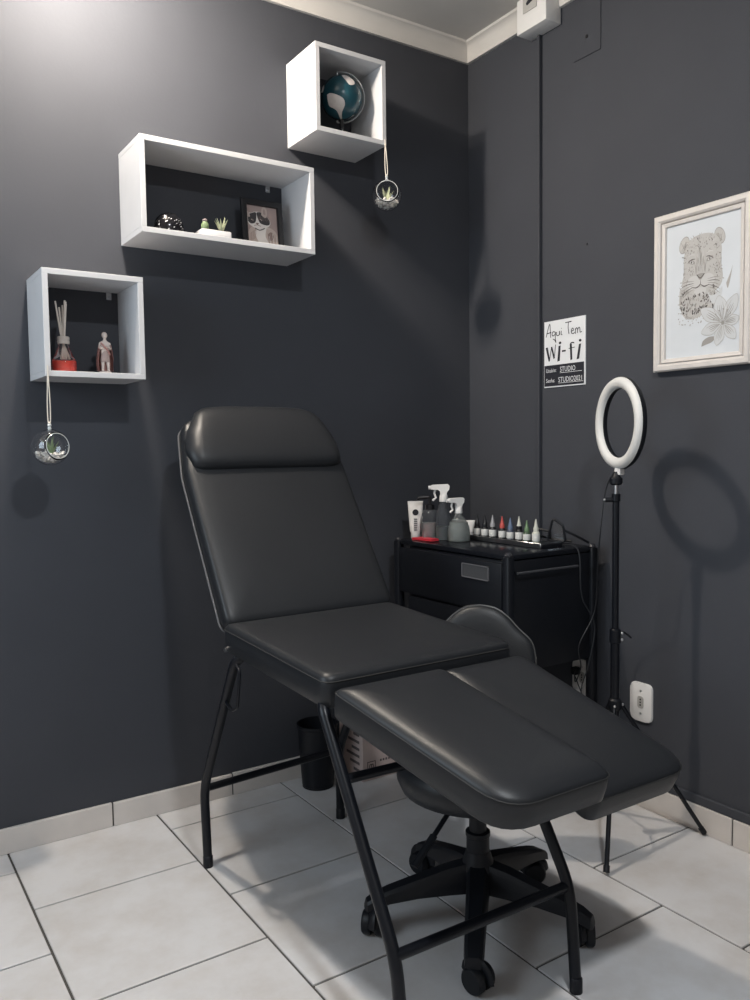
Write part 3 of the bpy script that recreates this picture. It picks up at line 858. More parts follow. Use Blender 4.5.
def ribbon(b, pts, width, fn, mi=0, off=0.0, taper=False):
    """flat painted stroke"""
    P = [Vector((p[0], p[1])) for p in pts]; L_ = []; R_ = []; m = len(P)
    for i in range(m):
        t = P[min(i + 1, m - 1)] - P[max(i - 1, 0)]
        if t.length < 1e-9: t = Vector((1, 0))
        t.normalize(); q = Vector((-t.y, t.x))
        wd = width * (1 if not taper else max(.15, math.sin(PI * (i + .5) / m)))
        L_.append(b.bm.verts.new(fn(*(P[i] + q * wd / 2), off))); R_.append(b.bm.verts.new(fn(*(P[i] - q * wd / 2), off)))
    for i in range(m - 1): b.bm.faces.new((L_[i], L_[i + 1], R_[i + 1], R_[i])).material_index = mi


def flat(b, pts, fn, mi=0, off=0.0):
    f = b.bm.faces.new([b.bm.verts.new(fn(u, v, off)) for u, v in pts]); f.material_index = mi
    bmesh.ops.triangulate(b.bm, faces=[f])


def sm2(pts, n_=5): return [(p.x, p.y) for p in smooth_path([(p[0], p[1], 0) for p in pts], n_)]


def blob(pts, n_=4):
    q = list(pts) + [pts[0]]
    return sm2(q, n_)[:-1]


def ell(u, v, a, c, k=14, rot=0.0): return [(u + a * math.cos(t) * math.cos(rot) - c * math.sin(t) * math.sin(rot), v + a * math.cos(t) * math.sin(rot) + c * math.sin(t) * math.cos(rot)) for t in [2 * PI * q / k for q in range(k)]]


sg = thing('wifi_sign', 'white and black sign reading Aqui Tem Wi-fi on the right wall', 'sign', (0, SY0 - SW / 2, SZ0))
sfn = lambda u, v, w_: V(-w_, SY0 - u, SZ0 + v)          # metres on the sign
bd_ = MB().box((-.004, SY0 - SW, SZ0), (0, SY0, SZ0 + SH), .0006, 1).build('board', PAPER, sg, False)
m_ = lambda p: (p[0] * SW, p[1] * SH)
for w0, w1 in ((0, 6), (6, 12)):
    b = MB()
    for q in SIGN_STROKES[w0:w1]: ribbon(b, sm2([m_(p) for p in q], 6), .0032, sfn, 0, .0046)
    b.build('script_word', PRINT, bd_, False)
b = MB()
for q in SIGN_POLYS: flat(b, [m_(p) for p in q], sfn, 0, .0046)
for d in SIGN_DOTS: flat(b, ell(d[0] * SW, d[1] * SH, .0062, .0048), sfn, 0, .0046)
ribbon(b, sm2([m_(p) for p in SIGN_HOOK], 6), .004, sfn, 0, .0046)
b.build('bold_lettering', PRINT, bd_, False)
b = MB(); flat(b, [m_(p) for p in [(0.010, 0.018), (0.972, 0.018), (0.972, 0.335), (0.010, 0.335)]], sfn, 0, .0043)
pn = b.build('dark_panel', PRINT, bd_, False)


def text_on(s, u, v, size, wscale, off, shear=0.0):
    cu = bpy.data.curves.new('txt', 'FONT'); cu.body = s; cu.size = size; cu.shear = shear; cu.resolution_u = 2
    to = bpy.data.objects.new('txt', cu); COL.objects.link(to)
    bpy.context.view_layer.update()
    dg = bpy.context.evaluated_depsgraph_get()
    me = to.evaluated_get(dg).to_mesh()
    vs = [(x.co.x * wscale, x.co.y) for x in me.vertices]; fs = [tuple(p.vertices) for p in me.polygons]
    to.evaluated_get(dg).to_mesh_clear()
    bpy.data.objects.remove(to, do_unlink=True)
    return vs, fs


b = MB()
for s, u, v, size, ws in (('Usu\u00e1rio:', .010, .054, .021, .72), ('STUDIO', .078, .053, .026, .80), ('Senha:', .010, .018, .021, .80), ('STUDIO2021', .070, .0165, .026, .80)):
    vs, fs = text_on(s, u, v, size, ws, .0048)
    bv = [b.bm.verts.new(sfn(u + x, v + y, .0047)) for x, y in vs]
    for f in fs:
        try: b.bm.faces.new([bv[i] for i in f])
        except ValueError: pass
ribbon(b, [(.078, .0495), (.182, .0495)], .0014, sfn, 0, .0047)
ribbon(b, [(.070, .0135), (.188, .0135)], .0014, sfn, 0, .0047)
b.build('white_lettering', PAPER, pn, False)

# ------------------------------------------------------------------ framed leopard drawing
FY, FZ, FW, FH = -.919, 1.424, .328, .478
fr_ = thing('framed_picture', 'white framed pencil drawing of a leopard and a lily on the right wall', 'picture', (0, FY - FW / 2, FZ))
FRM = mat('frame_cream', (.60, .56, .53), .45, var=.04, vscale=30)


def frame_side(prof, w_, h, base, name, m, parent):
    """mitred mouldings; prof: (inset, height off the wall)"""
    cs = [(0, 0), (w_, 0), (w_, h), (0, h)]
    ins = [(1, 1), (-1, 1), (-1, -1), (1, -1)]
    for k in range(4):
        b = MB(); ends = []
        for c, i_ in ((cs[k], ins[k]), (cs[(k + 1) % 4], ins[(k + 1) % 4])):
            ends.append([b.bm.verts.new(base(c[0] + i_[0] * d, c[1] + i_[1] * d, z)) for d, z in prof])
        n_ = len(prof)
        for q in range(n_): b.bm.faces.new((ends[0][q], ends[0][(q + 1) % n_], ends[1][(q + 1) % n_], ends[1][q]))
        b.bm.faces.new(ends[0]); b.bm.faces.new(ends[1])
        b.build(name, m, parent, True, 30)


pf = lambda u, v, w_: V(-w_, FY - u, FZ + v)
frame_side([(0, 0), (0, .020), (.004, .024), (.016, .024), (.022, .019), (.024, .012), (.024, 0)], FW, FH, pf, 'frame_side', FRM, fr_)
pf2 = lambda u, v, w_: pf(u + .0255, v + .0255, w_)
frame_side([(0, .002), (0, .016), (.002, .017), (.011, .015), (.013, .010), (.013, .002)], FW - .051, FH - .051, pf2, 'inner_slip', FRM, fr_)
bck = MB().box((-.008, FY - FW + .02, FZ + .02), (-.0005, FY - .02, FZ + FH - .02)).build('paper_sheet', mat('drawing_paper', (.58, .605, .635), .7, var=.03, vscale=8), fr_, False)
AW, AH = FW - .080, FH - .080
af = lambda u, v, w_: pf(.040 + u * AW, .040 + v * AH, .0082 + w_)
cols = [mat('fur_light', (.45, .435, .42), .8), mat('fur_mid', (.37, .35, .33), .8), mat('pencil_dark', (.13, .115, .11), .8), mat('petal_pale', (.53, .54, .55), .8), mat('pencil_grey', (.30, .285, .27), .8), mat('muzzle_pale', (.51, .50, .49), .8)]
b = MB()
rg = random.Random(3)
HEAD = blob([(.29, .850), (.38, .885), (.49, .895), (.60, .888), (.70, .850), (.755, .77), (.745, .66), (.775, .56), (.74, .49), (.64, .445), (.52, .415), (.40, .42), (.27, .46), (.215, .54), (.25, .64), (.24, .73), (.26, .80)])
CHEST = blob([(.19, .52), (.35, .47), (.62, .47), (.72, .42), (.64, .34), (.46, .285), (.34, .275), (.25, .30), (.18, .40)])
for e_, sg_ in (((.245, .842), 1), ((.728, .852), -1)):
    flat(b, ell(e_[0], e_[1], .078, .056, 18, .55 * sg_), af, 4, .0001)
    flat(b, ell(e_[0], e_[1], .072, .050, 18, .55 * sg_), af, 0, .00015)
    flat(b, ell(e_[0] + .015 * sg_, e_[1] - .012, .046, .030, 14, .55 * sg_), af, 1, .0002)
    for k in range(8): ribbon(b, [(e_[0] + rg.uniform(-.04, .04), e_[1] - .03 + rg.uniform(-.01, .01)), (e_[0] + rg.uniform(-.05, .05), e_[1] + rg.uniform(.0, .03))], .005, af, 4 if k % 2 else 5, .00022)
flat(b, CHEST, af, 0, .0002)
flat(b, HEAD, af, 0, .0003)
# soft pencil hatching round the outline
for pts_, c_ in ((HEAD, (.49, .65)), (CHEST, (.42, .40))):
    for k in range(170):
        p = pts_[rg.randrange(len(pts_))]
        t_in = rg.uniform(.80, 1.0); t_out = t_in + rg.uniform(.02, .07)
        j = rg.uniform(-.012, .012)
        ribbon(b, [(c_[0] + (p[0] - c_[0]) * t_in + j, c_[1] + (p[1] - c_[1]) * t_in), (c_[0] + (p[0] - c_[0]) * t_out + j * 1.5, c_[1] + (p[1] - c_[1]) * t_out)], .006, af, (1, 1, 4, 5)[k % 4], .00035)
# nose bridge, brow and cheek shading
for k in range(46):
    u_ = rg.uniform(.425, .53); v_ = rg.uniform(.61, .78); ribbon(b, [(u_, v_), (u_ + rg.uniform(-.004, .004), v_ + .035)], .006, af, (1, 5, 1)[k % 3], .0004)
for u_ in (.418, .537): ribbon(b, sm2([(u_, .60), (u_ + (.005 if u_ < .47 else -.005), .66), (u_, .74)]), .010, af, 1, .0004, True)
for u in (.385, .57): flat(b, ell(u, .545, .098, .052, 20), af, 5, .0005)
flat(b, ell(.475, .475, .085, .030, 16), af, 5, .00045)
flat(b, blob([(.425, .600), (.475, .607), (.530, .600), (.497, .567), (.475, .560), (.453, .567)], 3), af, 4, .0006)
for q in ([(.475, .560), (.475, .527), (.42, .505), (.35, .515)], [(.475, .527), (.53, .505), (.60, .515)]): ribbon(b, sm2(q), .010, af, 2, .0006, True)
ribbon(b, sm2([(.425, .601), (.45, .582), (.475, .572), (.50, .582), (.53, .601)]), .009, af, 2, .0007)
for u, sgn in ((.350, 1), (.600, -1)):
    flat(b, ell(u, .702, .048, .016, 14, -.22 * sgn), af, 4, .0005)
    flat(b, ell(u, .701, .027, .010, 12, -.2 * sgn), af, 5, .0006); flat(b, ell(u, .701, .010, .009, 10), af, 2, .0007)
    ribbon(b, sm2([(u - .055, .710 - .012 * sgn), (u, .720), (u + .055, .708 + .012 * sgn)]), .009, af, 2, .0007, True)
    ribbon(b, sm2([(u + .045 * sgn, .69), (u + .058 * sgn, .65), (u + .062 * sgn, .61)]), .010, af, 4, .0007, True)
    ribbon(b, sm2([(u - .05, .745), (u, .757), (u + .05, .75)]), .010, af, 5, .0007, True)
for k in range(5):
    for sgn, u in ((-1, .35), (1, .61)):
        ribbon(b, sm2([(u - sgn * .04, .555 - k * .014), (u + sgn * .05, .560 - k * .021), (u + sgn * .13, .556 - k * .030)]), .006, af, 2 if k % 2 else 4, .0007, True)
cnt = 0
for k in range(2500):
    u, v = rg.uniform(.19, .78), rg.uniform(.29, .885)
    inhead = ((u - .49) / .255) ** 2 + ((v - .665) / .215) ** 2 < 1 or (v < .5 and .2 < u < .68 and v > .31)
    face = (abs(u - .475) < .17 and .46 < v < .60) or (abs(u - .475) < .09 and .60 <= v < .79) or (min(abs(u - .35), abs(u - .60)) < .075 and abs(v - .71) < .045)
    if not inhead or face: continue
    cnt += 1
    if cnt > 290: break
    big = v < .52
    r_ = rg.uniform(.006, .010) * (1.5 if big else 1)
    flat(b, ell(u, v, r_, r_ * rg.uniform(.4, .7), 7, rg.uniform(0, 3)), af, 2 if rg.random() < (.45 if big else .16) else (4 if k % 3 else 1), .00055)
for k in range(40):
    u, v = rg.uniform(.17, .55), rg.uniform(.23, .34)
    flat(b, ell(u, v, rg.uniform(.005, .010), .005, 7), af, 1 if k % 3 else 4, .0003)
# lily
fc = (.785, .215)
for ang, ln, wd in ((.15, .22, .06), (1.05, .36, .075), (1.75, .33, .085), (2.55, .36, .080), (3.45, .30, .070), (4.4, .27, .065), (5.4, .26, .065)):
    d = Vector((math.cos(ang), math.sin(ang) * .62)); q = Vector((-math.sin(ang), math.cos(ang) * .62))
    c0 = Vector(fc)
    ps = [c0, c0 + d * ln * .3 + q * wd * .7, c0 + d * ln * .65 + q * wd, c0 + d * ln, c0 + d * ln * .65 - q * wd, c0 + d * ln * .3 - q * wd * .7]
    bl2 = [(min(u, .99), max(v, .01)) for u, v in blob([tuple(p) for p in ps])]
    flat(b, bl2, af, 3, .0008 + ang * .00003)
    ribbon(b, bl2 + [bl2[0]], .0035, af, 1, .0011)
    for sft in (-.45, -.15, .15, .45):
        e_ = [c0 + d * ln * .12, c0 + d * ln * .45 + q * wd * sft, c0 + d * ln * (.62 + .2 * rg.random()) + q * wd * sft * .9]
        ribbon(b, [(min(p[0], .99), max(p[1], .01)) for p in sm2([tuple(p) for p in e_])], .006, af, 1 if abs(sft) > .3 else 4, .0012, True)
flat(b, ell(fc[0], fc[1], .022, .016), af, 4, .0013)
for k in range(6):
    a = .7 + k * .42
    e_ = (fc[0] + .13 * math.cos(a), fc[1] + .10 * math.sin(a))
    ribbon(b, [fc, e_], .004, af, 4, .0014); flat(b, ell(e_[0], e_[1], .010, .005, 8, a + 1.2), af, 4, .0014)
flat(b, blob([(.50, .06), (.52, .10), (.60, .125), (.70, .12), (.64, .085), (.56, .07)]), af, 4, .0006)
flat(b, blob([(.57, .47), (.62, .43), (.70, .44), (.77, .48), (.74, .39), (.64, .37)]), af, 3, .0006)
flat(b, blob([(.82, .50), (.88, .58), (.90, .62), (.87, .52), (.84, .46)]), af, 1, .0006)
b.build('pencil_drawing', cols, bck, False)

# ------------------------------------------------------------------ things on the long shelf
ZS = 1.8542
# black speckled ornament
O = V(-1.300, -.125, ZS)
sk = thing('dome_ornament', 'glossy black dome ornament with silver flecks on the long shelf', 'ornament', O)
GB = mat('gloss_black', (.008, .008, .010), .15)
b = MB()
prof = [(0, 0), (.036, 0), (.043, .006), (.046, .022), (.043, .040), (.035, .054), (.022, .065), (.010, .069), (0, .070)]
b.lathe(prof, 20, O, None, 0, False, 1.0, .85)
rg = random.Random(5)
for v in b.bm.verts:
    d = (v.co - O); v.co += d.normalized() * rg.uniform(-.002, .002) if d.length > .01 and d.z > .003 else V(0, 0, 0)
bd_ = b.build('dome', GB, sk, True, 25)
b = MB()
for k in range(30):
    a = rg.uniform(-2.9, -.4); z = rg.uniform(.008, .055)
    r_ = .046 * math.sqrt(max(.02, 1 - ((z - .02) / .052) ** 2)) * 1.01
    c = O + V(r_ * math.cos(a), r_ * math.sin(a) * .85, z)
    d = (c - O - V(0, 0, .02)).normalized(); t1 = d.orthogonal().normalized(); t2 = d.cross(t1)
    rr = rg.uniform(.0014, .0040); ph = rg.uniform(0, 3)
    b.face([c + d * .0015 + t1 * math.cos(ph + q * PI / 2) * rr + t2 * math.sin(ph + q * PI / 2) * rr * .5 for q in range(4)])
b.build('silver_flecks', mat('silver_fleck', (.5, .5, .52), .35), bd_, False)['kind'] = 'stuff'

# planter
pt = thing('planter', 'small white rectangular planter with two succulents on the long shelf', 'planter', (-1.162, -.150, ZS))
b = MB(); b.box((-1.212, -.170, ZS), (-1.112, -.115, ZS + .028), .004); b.build('pot', MELA, pt)
MB().box((-1.207, -.165, ZS + .026), (-1.117, -.120, ZS + .0295), .001, 1).build('soil', mat('soil', (.05, .04, .03), .95, bump=.5), pt)


def blade(b, base, d, ln, wd, mi=0, bendz=.25):
    d = Vector(d).normalized(); s_ = d.cross(V(0, 0, 1))
    s_ = s_.normalized() if s_.length > 1e-3 else V(1, 0, 0)
    out = V(d.x, d.y, 0)
    path = [Vector(base) + d * ln * t + out * ln * bendz * t * t for t in (0, .25, .5, .75, 1)]
    b.tube(path, wd, 6, mi, radii=[wd * .9, wd, wd * .8, wd * .5, wd * .08], flat=.5)


al = MB()
for k in range(11):
    a = k * 2.4; tl = .25 + .07 * (k % 4)
    blade(al, (-1.135, -.143, ZS + .026), (math.cos(a) * tl, math.sin(a) * tl, 1 - .03 * k), .052 - .001 * k, .0052)
al.build('spiky_succulent', PALEGREEN, pt)
b = MB(); b.lathe([(0, 0), (.009, .001), (.012, .008), (.012, .020), (.008, .028), (0, .030)], 12, (-1.190, -.143, ZS + .027)); b.build('round_cactus', GREEN, pt)
b = MB(); b.sphere((-1.190, -.143, ZS + .060), .008, (1, 1, .6)); b.build('cactus_flower', mat('dusty_pink', (.32, .26, .25), .7), pt)

# photo frame
ph = thing('photo_frame', 'black framed photo of a black and white kitten on the long shelf', 'photo frame', (-.962, -.08, ZS))
tl = .10
hfn = lambda u, v, w_: V(-1.036 + u, -.085 - w_ + v * tl, ZS + v)
PW, PH_ = .150, .172
frame_side([(0, 0), (0, .010), (.003, .012), (.018, .012), (.020, .008), (.020, 0)], PW, PH_, hfn, 'frame_side', BLACK, ph)
hf2 = lambda u, v, w_: hfn(.020 + u * (PW - .040), .020 + v * (PH_ - .040), .004 + w_)
b = MB(); b.prism([(0, 0), (PW - .006, 0), (PW - .006, PH_ - .006), (0, PH_ - .006)], lambda u, v, w_: hfn(u + .003, v + .003, w_), -.002, .003)
bk_ = b.build('backing_board', BLACK, ph, False)
MB().prism([(.05, 0.0), (.10, 0.0), (.085, .11), (.065, .11)], lambda u, v, w_: hfn(u, v, 0) + V(0, w_ + .002 + (0.11 - v) * .25, 0), 0, .003).build('easel_leg', BLACK, ph, False)
cols = [mat('photo_mauve', (.26, .20, .19), .5), mat('cat_black', (.03, .028, .03), .5), mat('cat_white', (.55, .52, .50), .5), mat('cat_tan', (.36, .30, .27), .5), mat('cat_brown', (.17, .12, .11), .5)]
b = MB()
flat(b, [(0, 0), (1, 0), (1, 1), (0, 1)], hf2, 0, 0)
flat(b, blob([(.05, .0), (.02, .30), (.15, .46), (.35, .50), (.60, .50), (.85, .45), (.98, .30), (.97, .0)]), hf2, 3, .0002)
flat(b, blob([(.42, .0), (.30, .15), (.25, .35), (.40, .45), (.62, .48), (.58, .25), (.72, .0)]), hf2, 2, .0004)
flat(b, blob([(.70, .16), (.66, .30), (.78, .38), (.86, .28), (.80, .17)]), hf2, 4, .0005)
flat(b, blob([(.02, .56), (.03, .78), (.14, .80), (.25, .84), (.45, .85), (.62, .78), (.76, .66), (.74, .54), (.58, .46), (.40, .40), (.22, .44), (.08, .50)]), hf2, 2, .0006)
flat(b, blob([(.03, .58), (.04, .74), (.16, .80), (.30, .83), (.31, .70), (.26, .57), (.12, .53)]), hf2, 1, .0007)
flat(b, blob([(.345, .70), (.33, .83), (.50, .84), (.64, .76), (.75, .66), (.72, .55), (.56, .54), (.42, .58)]), hf2, 1, .0007)
flat(b, blob([(.48, .78), (.50, .93), (.57, 1.0), (.66, .95), (.67, .80), (.60, .72)]), hf2, 3, .0008)
flat(b, blob([(.54, .82), (.55, .92), (.60, .93), (.62, .80)]), hf2, 0, .0009)
flat(b, blob([(.00, .70), (.00, .84), (.07, .80), (.10, .70)]), hf2, 3, .0008)
for eu, ev in ((.17, .63), (.46, .66)):
    flat(b, ell(eu, ev, .040, .018, 12, -.3), hf2, 3, .0009); flat(b, ell(eu, ev, .014, .017, 10), hf2, 1, .0010)
flat(b, blob([(.27, .555), (.33, .57), (.38, .555), (.33, .52)]), hf2, 4, .0010)
ribbon(b, sm2([(.22, .49), (.33, .515), (.44, .49)]), .014, hf2, 4, .0010)
ribbon(b, sm2([(.24, .43), (.40, .39), (.58, .46)]), .025, hf2, 1, .0010)
for k in range(9): ribbon(b, [(.36 + k * .04, .72 + .02 * (k % 3)), (.40 + k * .04, .62 + .03 * (k % 2))], .012, hf2, 4, .00085, True)
for k in range(4): ribbon(b, sm2([(.44, .50 - k * .012), (.60, .52 - k * .02), (.76, .56 - k * .04)]), .008, hf2, 2, .0011, True)
for k in range(7): ribbon(b, [(.06 + k * .03, .05 + k * .02), (.08 + k * .035, .30 + k * .02)], .018, hf2, 4 if k % 2 else 0, .0004, True)
for k in range(8): ribbon(b, [(.70 + k * .035, .06 + (k % 3) * .05), (.66 + k * .04, .34 - (k % 2) * .06)], .016, hf2, (4, 2, 0)[k % 3], .0006, True)
b.build('kitten_photo', cols, bk_, False)

# ------------------------------------------------------------------ globe
GC = V(-.662, -.108, 2.412); GR = .073; ZG = 2.2592
gb = thing('desk_globe', 'dark teal desk globe with white continents inside the cube shelf', 'globe', (GC.x, GC.y, ZG))
b = MB(); b.sphere(GC, GR, u=36, v=24)
sph = b.build('sphere', mat('globe_teal', (.012, .055, .075), .25, var=.35, vscale=14), gb, True, 180)
tcv = (V(-2.2, -2.62, 1.2) - GC).normalized(); gr_ = tcv.cross(V(0, 0, 1)).normalized() * -1; gu = tcv.cross(gr_); gu = gu if gu.z > 0 else -gu
LAND = mat('globe_land', (.60, .56, .54), .45, var=.08, vscale=60)


def land(pts, name='continent'):
    b = MB()
    q = blob(pts, 3)
    f = b.bm.faces.new([b.bm.verts.new((u, v, 0)) for u, v in q])
    bmesh.ops.triangulate(b.bm, faces=[f])
    bmesh.ops.subdivide_edges(b.bm, edges=b.bm.edges[:], cuts=3, use_grid_fill=True)
    for v in b.bm.verts:
        x, y = v.co.x, v.co.y; k = x * x + y * y
        z = math.sqrt(max(0.0, 1 - k)) if k < 1 else 0
        v.co = GC + (gr_ * x + gu * y + tcv * z).normalized() * (GR * 1.006)
    b.build(name, LAND, sph, True, 180)


land([(-.66, .13), (-.50, .20), (-.19, .13), (.10, -.03), (.16, -.29), (.02, -.61), (.02, -.93), (-.05, -.92), (-.19, -.59), (-.35, -.45), (-.56, -.35), (-.63, -.14)])
land([(.02, .96), (.22, .95), (.45, .84), (.62, .68), (.60, .56), (.39, .55), (.23, .72), (.08, .88)])
land([(-.94, .22), (-.88, .42), (-.80, .54), (-.80, .40), (-.86, .24)])
land([(.60, -.72), (.46, -.82), (.30, -.90), (.40, -.84), (.55, -.74)])
b = MB(); arc = []
for k in range(29):
    a = math.radians(100 - k * 7.2)
    arc.append(GC + (gr_ * math.cos(a) + gu * math.sin(a)) * (GR + .006))
b.tube(arc, .0042, 8, flat=.45); b.build('meridian_arm', mat('arm_pale', (.42, .44, .45), .35), gb)
for p in (arc[0], arc[-1]): MB().tube([p, GC + (p - GC) * .93], .003, 8).build('pivot_pin', STEEL, gb)
foot = V(GC.x, GC.y, ZG)
MB().lathe([(0, 0), (.045, 0), (.047, .004), (.040, .010), (.015, .014), (.008, .02), (.007, .070), (.010, .076), (0, .076)], 24, foot).build('stand', GB, gb)

# ------------------------------------------------------------------ left shelf: diffuser, figurine
ZD = 1.4242
O = V(-1.624, -.125, ZD)
df = thing('reed_diffuser', 'reed diffuser bottle with red liquid and pale sticks on the small shelf', 'diffuser', O)
MB().lathe([(.032, 0), (.034, .002), (.034, .034), (.030, .042), (.018, .068), (.0125, .082), (.0125, .092)], 4 * 6, O).build('bottle', GLASS, df, True, 40)
MB().lathe([(0, .003), (.030, .003), (.0315, .006), (.0315, .034), (0, .034)], 24, O, None, 0, False).build('liquid', mat('red_liquid', (.72, .07, .05), .3), df)
MB().lathe([(.0128, .084), (.0165, .084), (.0168, .087), (.0168, .093), (.0158, .094), (.0168, .096), (.0168, .103), (.015, .105), (.0128, .105)], 24, O, None, 0, False).build('collar', mat('collar_pale', (.52, .48, .45), .4), df)
for dx, dy, ln in ((-.019, .0, .205), (-.006, .012, .190), (.006, -.006, .208), (.011, .004, .206), (.013, .010, .200), (.003, .010, .196)):
    MB().tube([O + V(-dx * .55, -dy * .55, .036), O + V(dx * .30, dy * .3, .105), O + V(dx, dy, ln)], .0026, 6).build('reed_stick', mat('reed', (.66, .60, .55), .8), df)

O = V(-1.505, -.118, ZD)
sf = thing('saint_figurine', 'small painted figurine of a saint in a pink cloak on the small shelf', 'figurine', O)
SKN = mat('figurine_cream', (.58, .50, .46), .6, var=.12, vscale=90)
CLK = mat('figurine_rose', (.42, .22, .20), .6, var=.25, vscale=70)
MB().lathe([(0, 0), (.021, 0), (.022, .003), (.019, .008), (.016, .011), (0, .011)], 16, O, None, 0, True, 1, .8).build('base', SKN, sf)


def skin(name, verts, edges, radii, m, parent, sub=2):
    me = bpy.data.meshes.new(name); me.from_pydata([tuple(O + Vector(v)) for v in verts], edges, [])
    o = bpy.data.objects.new(name, me); COL.objects.link(o)
    md = o.modifiers.new('skin', 'SKIN'); md.use_smooth_shade = True
    for i, r in enumerate(radii): me.skin_vertices[0].data[i].radius = (r, r) if not isinstance(r, tuple) else r
    me.skin_vertices[0].data[0].use_root = True
    o.modifiers.new('sub', 'SUBSURF').render_levels = sub; o.modifiers['sub'].levels = sub
    bpy.context.view_layer.update()
    dg = bpy.context.evaluated_depsgraph_get()
    m2 = bpy.data.meshes.new_from_object(o.evaluated_get(dg)); bpy.data.objects.remove(o, do_unlink=True)
    o = bpy.data.objects.new(name, m2); COL.objects.link(o); m2.materials.clear(); m2.materials.append(m)
    for p in m2.polygons: p.use_smooth = True
    o.parent = parent; o.matrix_parent_inverse = parent_mw(parent).inverted()
    return o


vs = [(0, 0, .058), (0, 0, .075), (0, -.001, .094), (0, -.001, .102), (0, -.002, .108), (0, -.002, .112),
      (-.007, -.001, .045), (-.0075, -.003, .028), (-.008, -.002, .012), (-.009, -.008, .0105), (.007, -.002, .045), (.0075, -.006, .028), (.0085, -.004, .012), (.0095, -.010, .0105),
      (-.013, -.001, .092), (-.0165, -.003, .076), (-.006, -.012, .080), (.013, -.001, .092), (.0165, -.003, .075), (.004, -.013, .086)]
es = [(0, 1), (1, 2), (2, 3), (3, 4), (4, 5), (0, 6), (6, 7), (7, 8), (8, 9), (0, 10), (10, 11), (11, 12), (12, 13), (2, 14), (14, 15), (15, 16), (2, 17), (17, 18), (18, 19)]
rd = [.0095, .010, .010, .0040, .0045, .0045, .0062, .0048, .0038, .0032, .0062, .0048, .0038, .0032, .0055, .0045, .0035, .0055, .0045, .0035]
skin('figure', vs, es, rd, SKN, sf)
# tunic skirt
b = MB(); b.lathe([(.0135, .038), (.0145, .040), (.0115, .066), (.0105, .070)], 18, O + V(0, -.001, 0), None, 0, False, 1, .8); b.build('tunic', mat('tunic_mauve', (.36, .28, .26), .7), sf)
# cloak: open at the front
b = MB(); g = []
for z, r, yo in ((.012, .023, .002), (.03, .024, .002), (.05, .024, .001), (.07, .022, .0), (.088, .018, 0), (.099, .010, 0)):
    row = []
    for k in range(15):
        a = math.radians(-35 + 250 * k / 14)
        wv = 1 + .07 * math.sin(k * 2.2 + z * 60)
        row.append(b.bm.verts.new(O + V(math.cos(a) * r * wv, math.sin(a) * r * .75 * wv + yo, z)))
    g.append(row)
for A, B in zip(g[:-1], g[1:]):
    for k in range(14): b.bm.faces.new((A[k], A[k + 1], B[k + 1], B[k]))
bmesh.ops.solidify(b.bm, geom=b.bm.faces[:], thickness=.002)
b.build('cloak', CLK, sf, True, 60)
b = MB(); b.sphere(O + V(0, -.002, .1165), .0085, (.92, 1, 1.1), 16, 10); b.build('head', SKN, sf)
b = MB(); b.sphere(O + V(0, .0012, .1185), .0086, (1, .9, 1.02), 14, 8); b.build('hair', mat('figurine_hair', (.34, .25, .22), .7), sf)
b = MB(); b.tube([O + V(-.0125, -.006, .094), O + V(-.004, -.0115, .083), O + V(.006, -.0115, .072), O + V(.0135, -.006, .060)], .0042, 8, flat=.6); b.build('sash', CLK, sf)
b = MB(); b.box(O + V(-.012, .004, .012), O + V(.012, .008, .050), .002); b.build('robe_back', CLK, sf)


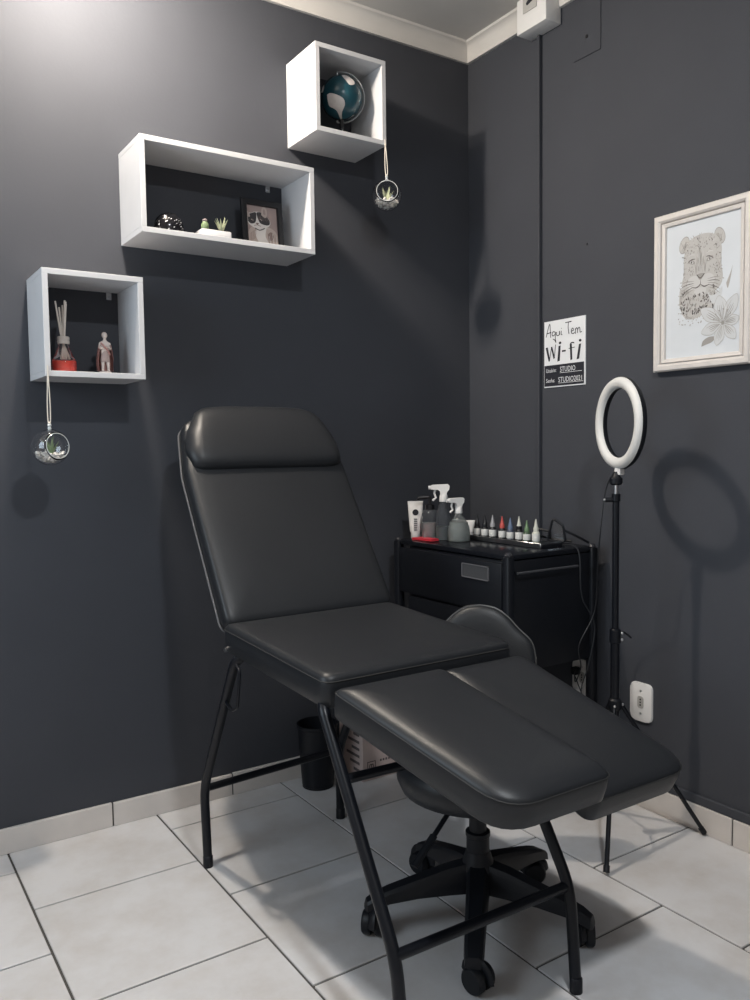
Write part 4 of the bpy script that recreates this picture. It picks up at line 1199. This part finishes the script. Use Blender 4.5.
# ------------------------------------------------------------------ hanging glass terrariums
def terrarium(C_, r, top, label, opening, plantm, seed):
    t = thing('hanging_terrarium', label, 'terrarium', C_, 'glass terrariums hanging from the shelves')
    # glass ball with a round side opening
    b = MB(); d = Vector(opening).normalized(); t1 = d.orthogonal().normalized(); t2 = d.cross(t1); m3 = Matrix((t1, t2, d)).transposed()
    prof = []
    for k in range(15):
        a = -PI / 2 + (PI / 2 + .80) * k / 14
        prof.append((r * math.cos(a) if k else 0, r * math.sin(a)))
    b.lathe(prof, 36, C_, m3, 0, False)
    a = .80; rim = C_ + d * r * math.sin(a)
    sh = b.build('glass_globe', GLASS, t, True, 180)
    so_ = sh.modifiers.new('thickness', 'SOLIDIFY'); so_.thickness = .0018; so_.offset = -1
    b = MB(); b.tube([rim + (t1 * math.cos(q) + t2 * math.sin(q)) * r * math.cos(a) for q in [2 * PI * k / 36 for k in range(36)]], .0010, 6, closed=True)
    b.build('rim', mat('rim_glass', (.75, .78, .78), .15, trans=.3), sh)  # pale rim colour stands in for the highlight on the glass edge
    MB().lathe([(0, 0), (.004, 0), (.0055, .003), (.0035, .008), (.006, .012), (.004, .016), (0, .016)], 14, C_ + V(0, 0, r - .001)).build('glass_knob', mat('rim_glass', (.8, .82, .82), .08), sh)
    rg = random.Random(seed)
    b = MB()
    for k in range(170):
        a = rg.uniform(0, 2 * PI); rr = math.sqrt(rg.random()) * r * .72
        z = -r * .82 + rg.uniform(0, r * .42) + (rr / r) ** 2 * r * .30
        s_ = rg.uniform(.0035, .0060)
        P_ = V(rr * math.cos(a), rr * math.sin(a), z)
        if P_.length + s_ > r * .95: P_ *= (r * .95 - s_) / P_.length
        b.sphere(C_ + P_, s_, (1, rg.uniform(.7, 1.2), rg.uniform(.6, .9)), 7, 5)
    b.build('white_pebbles', mat('pebble', (.62, .60, .58), .7, var=.2, vscale=80), t)['kind'] = 'stuff'
    b = MB()
    for k in range(13):
        a = k * 2.4; tl_ = .15 + .07 * (k % 6)
        blade(b, C_ + V(0, 0, -r * .50), (math.cos(a) * tl_, math.sin(a) * tl_, 1), r * (1.15 - .045 * k), r * .11, 0, .15)
    b.build('succulent', plantm, t)
    # doubled twine up to the shelf edge
    tp = Vector(top); kb = C_ + V(0, 0, r + .013)
    for s_ in (-1, 1):
        off = V(_r.x, _r.y, 0) * .0035 * s_
        pth = [kb + off * .3, kb + off + V(0, 0, .012), kb.lerp(tp, .35) + off * 1.1, kb.lerp(tp, .7) + off * .5, tp]
        MB().tube(smooth_path(pth, 6), .0016, 6).build('twine', ROPE, t)
    MB().sphere(kb + V(0, 0, .004), .0042, u=10, v=6).build('knot', ROPE, t)
    return t


terrarium(V(-1.690, -.214, 1.211), .050, (-1.688, -.2085, 1.437), 'glass ball terrarium with white pebbles hanging from the diffuser shelf', (.35, -.9, .1), GREEN, 1)
b = terrarium(V(-.548, -.214, 2.070), .052, (-.549, -.2085, 2.262), 'glass ball terrarium with dried plant hanging from the globe shelf', (-.5, -.8, .15), PALEGREEN, 2)
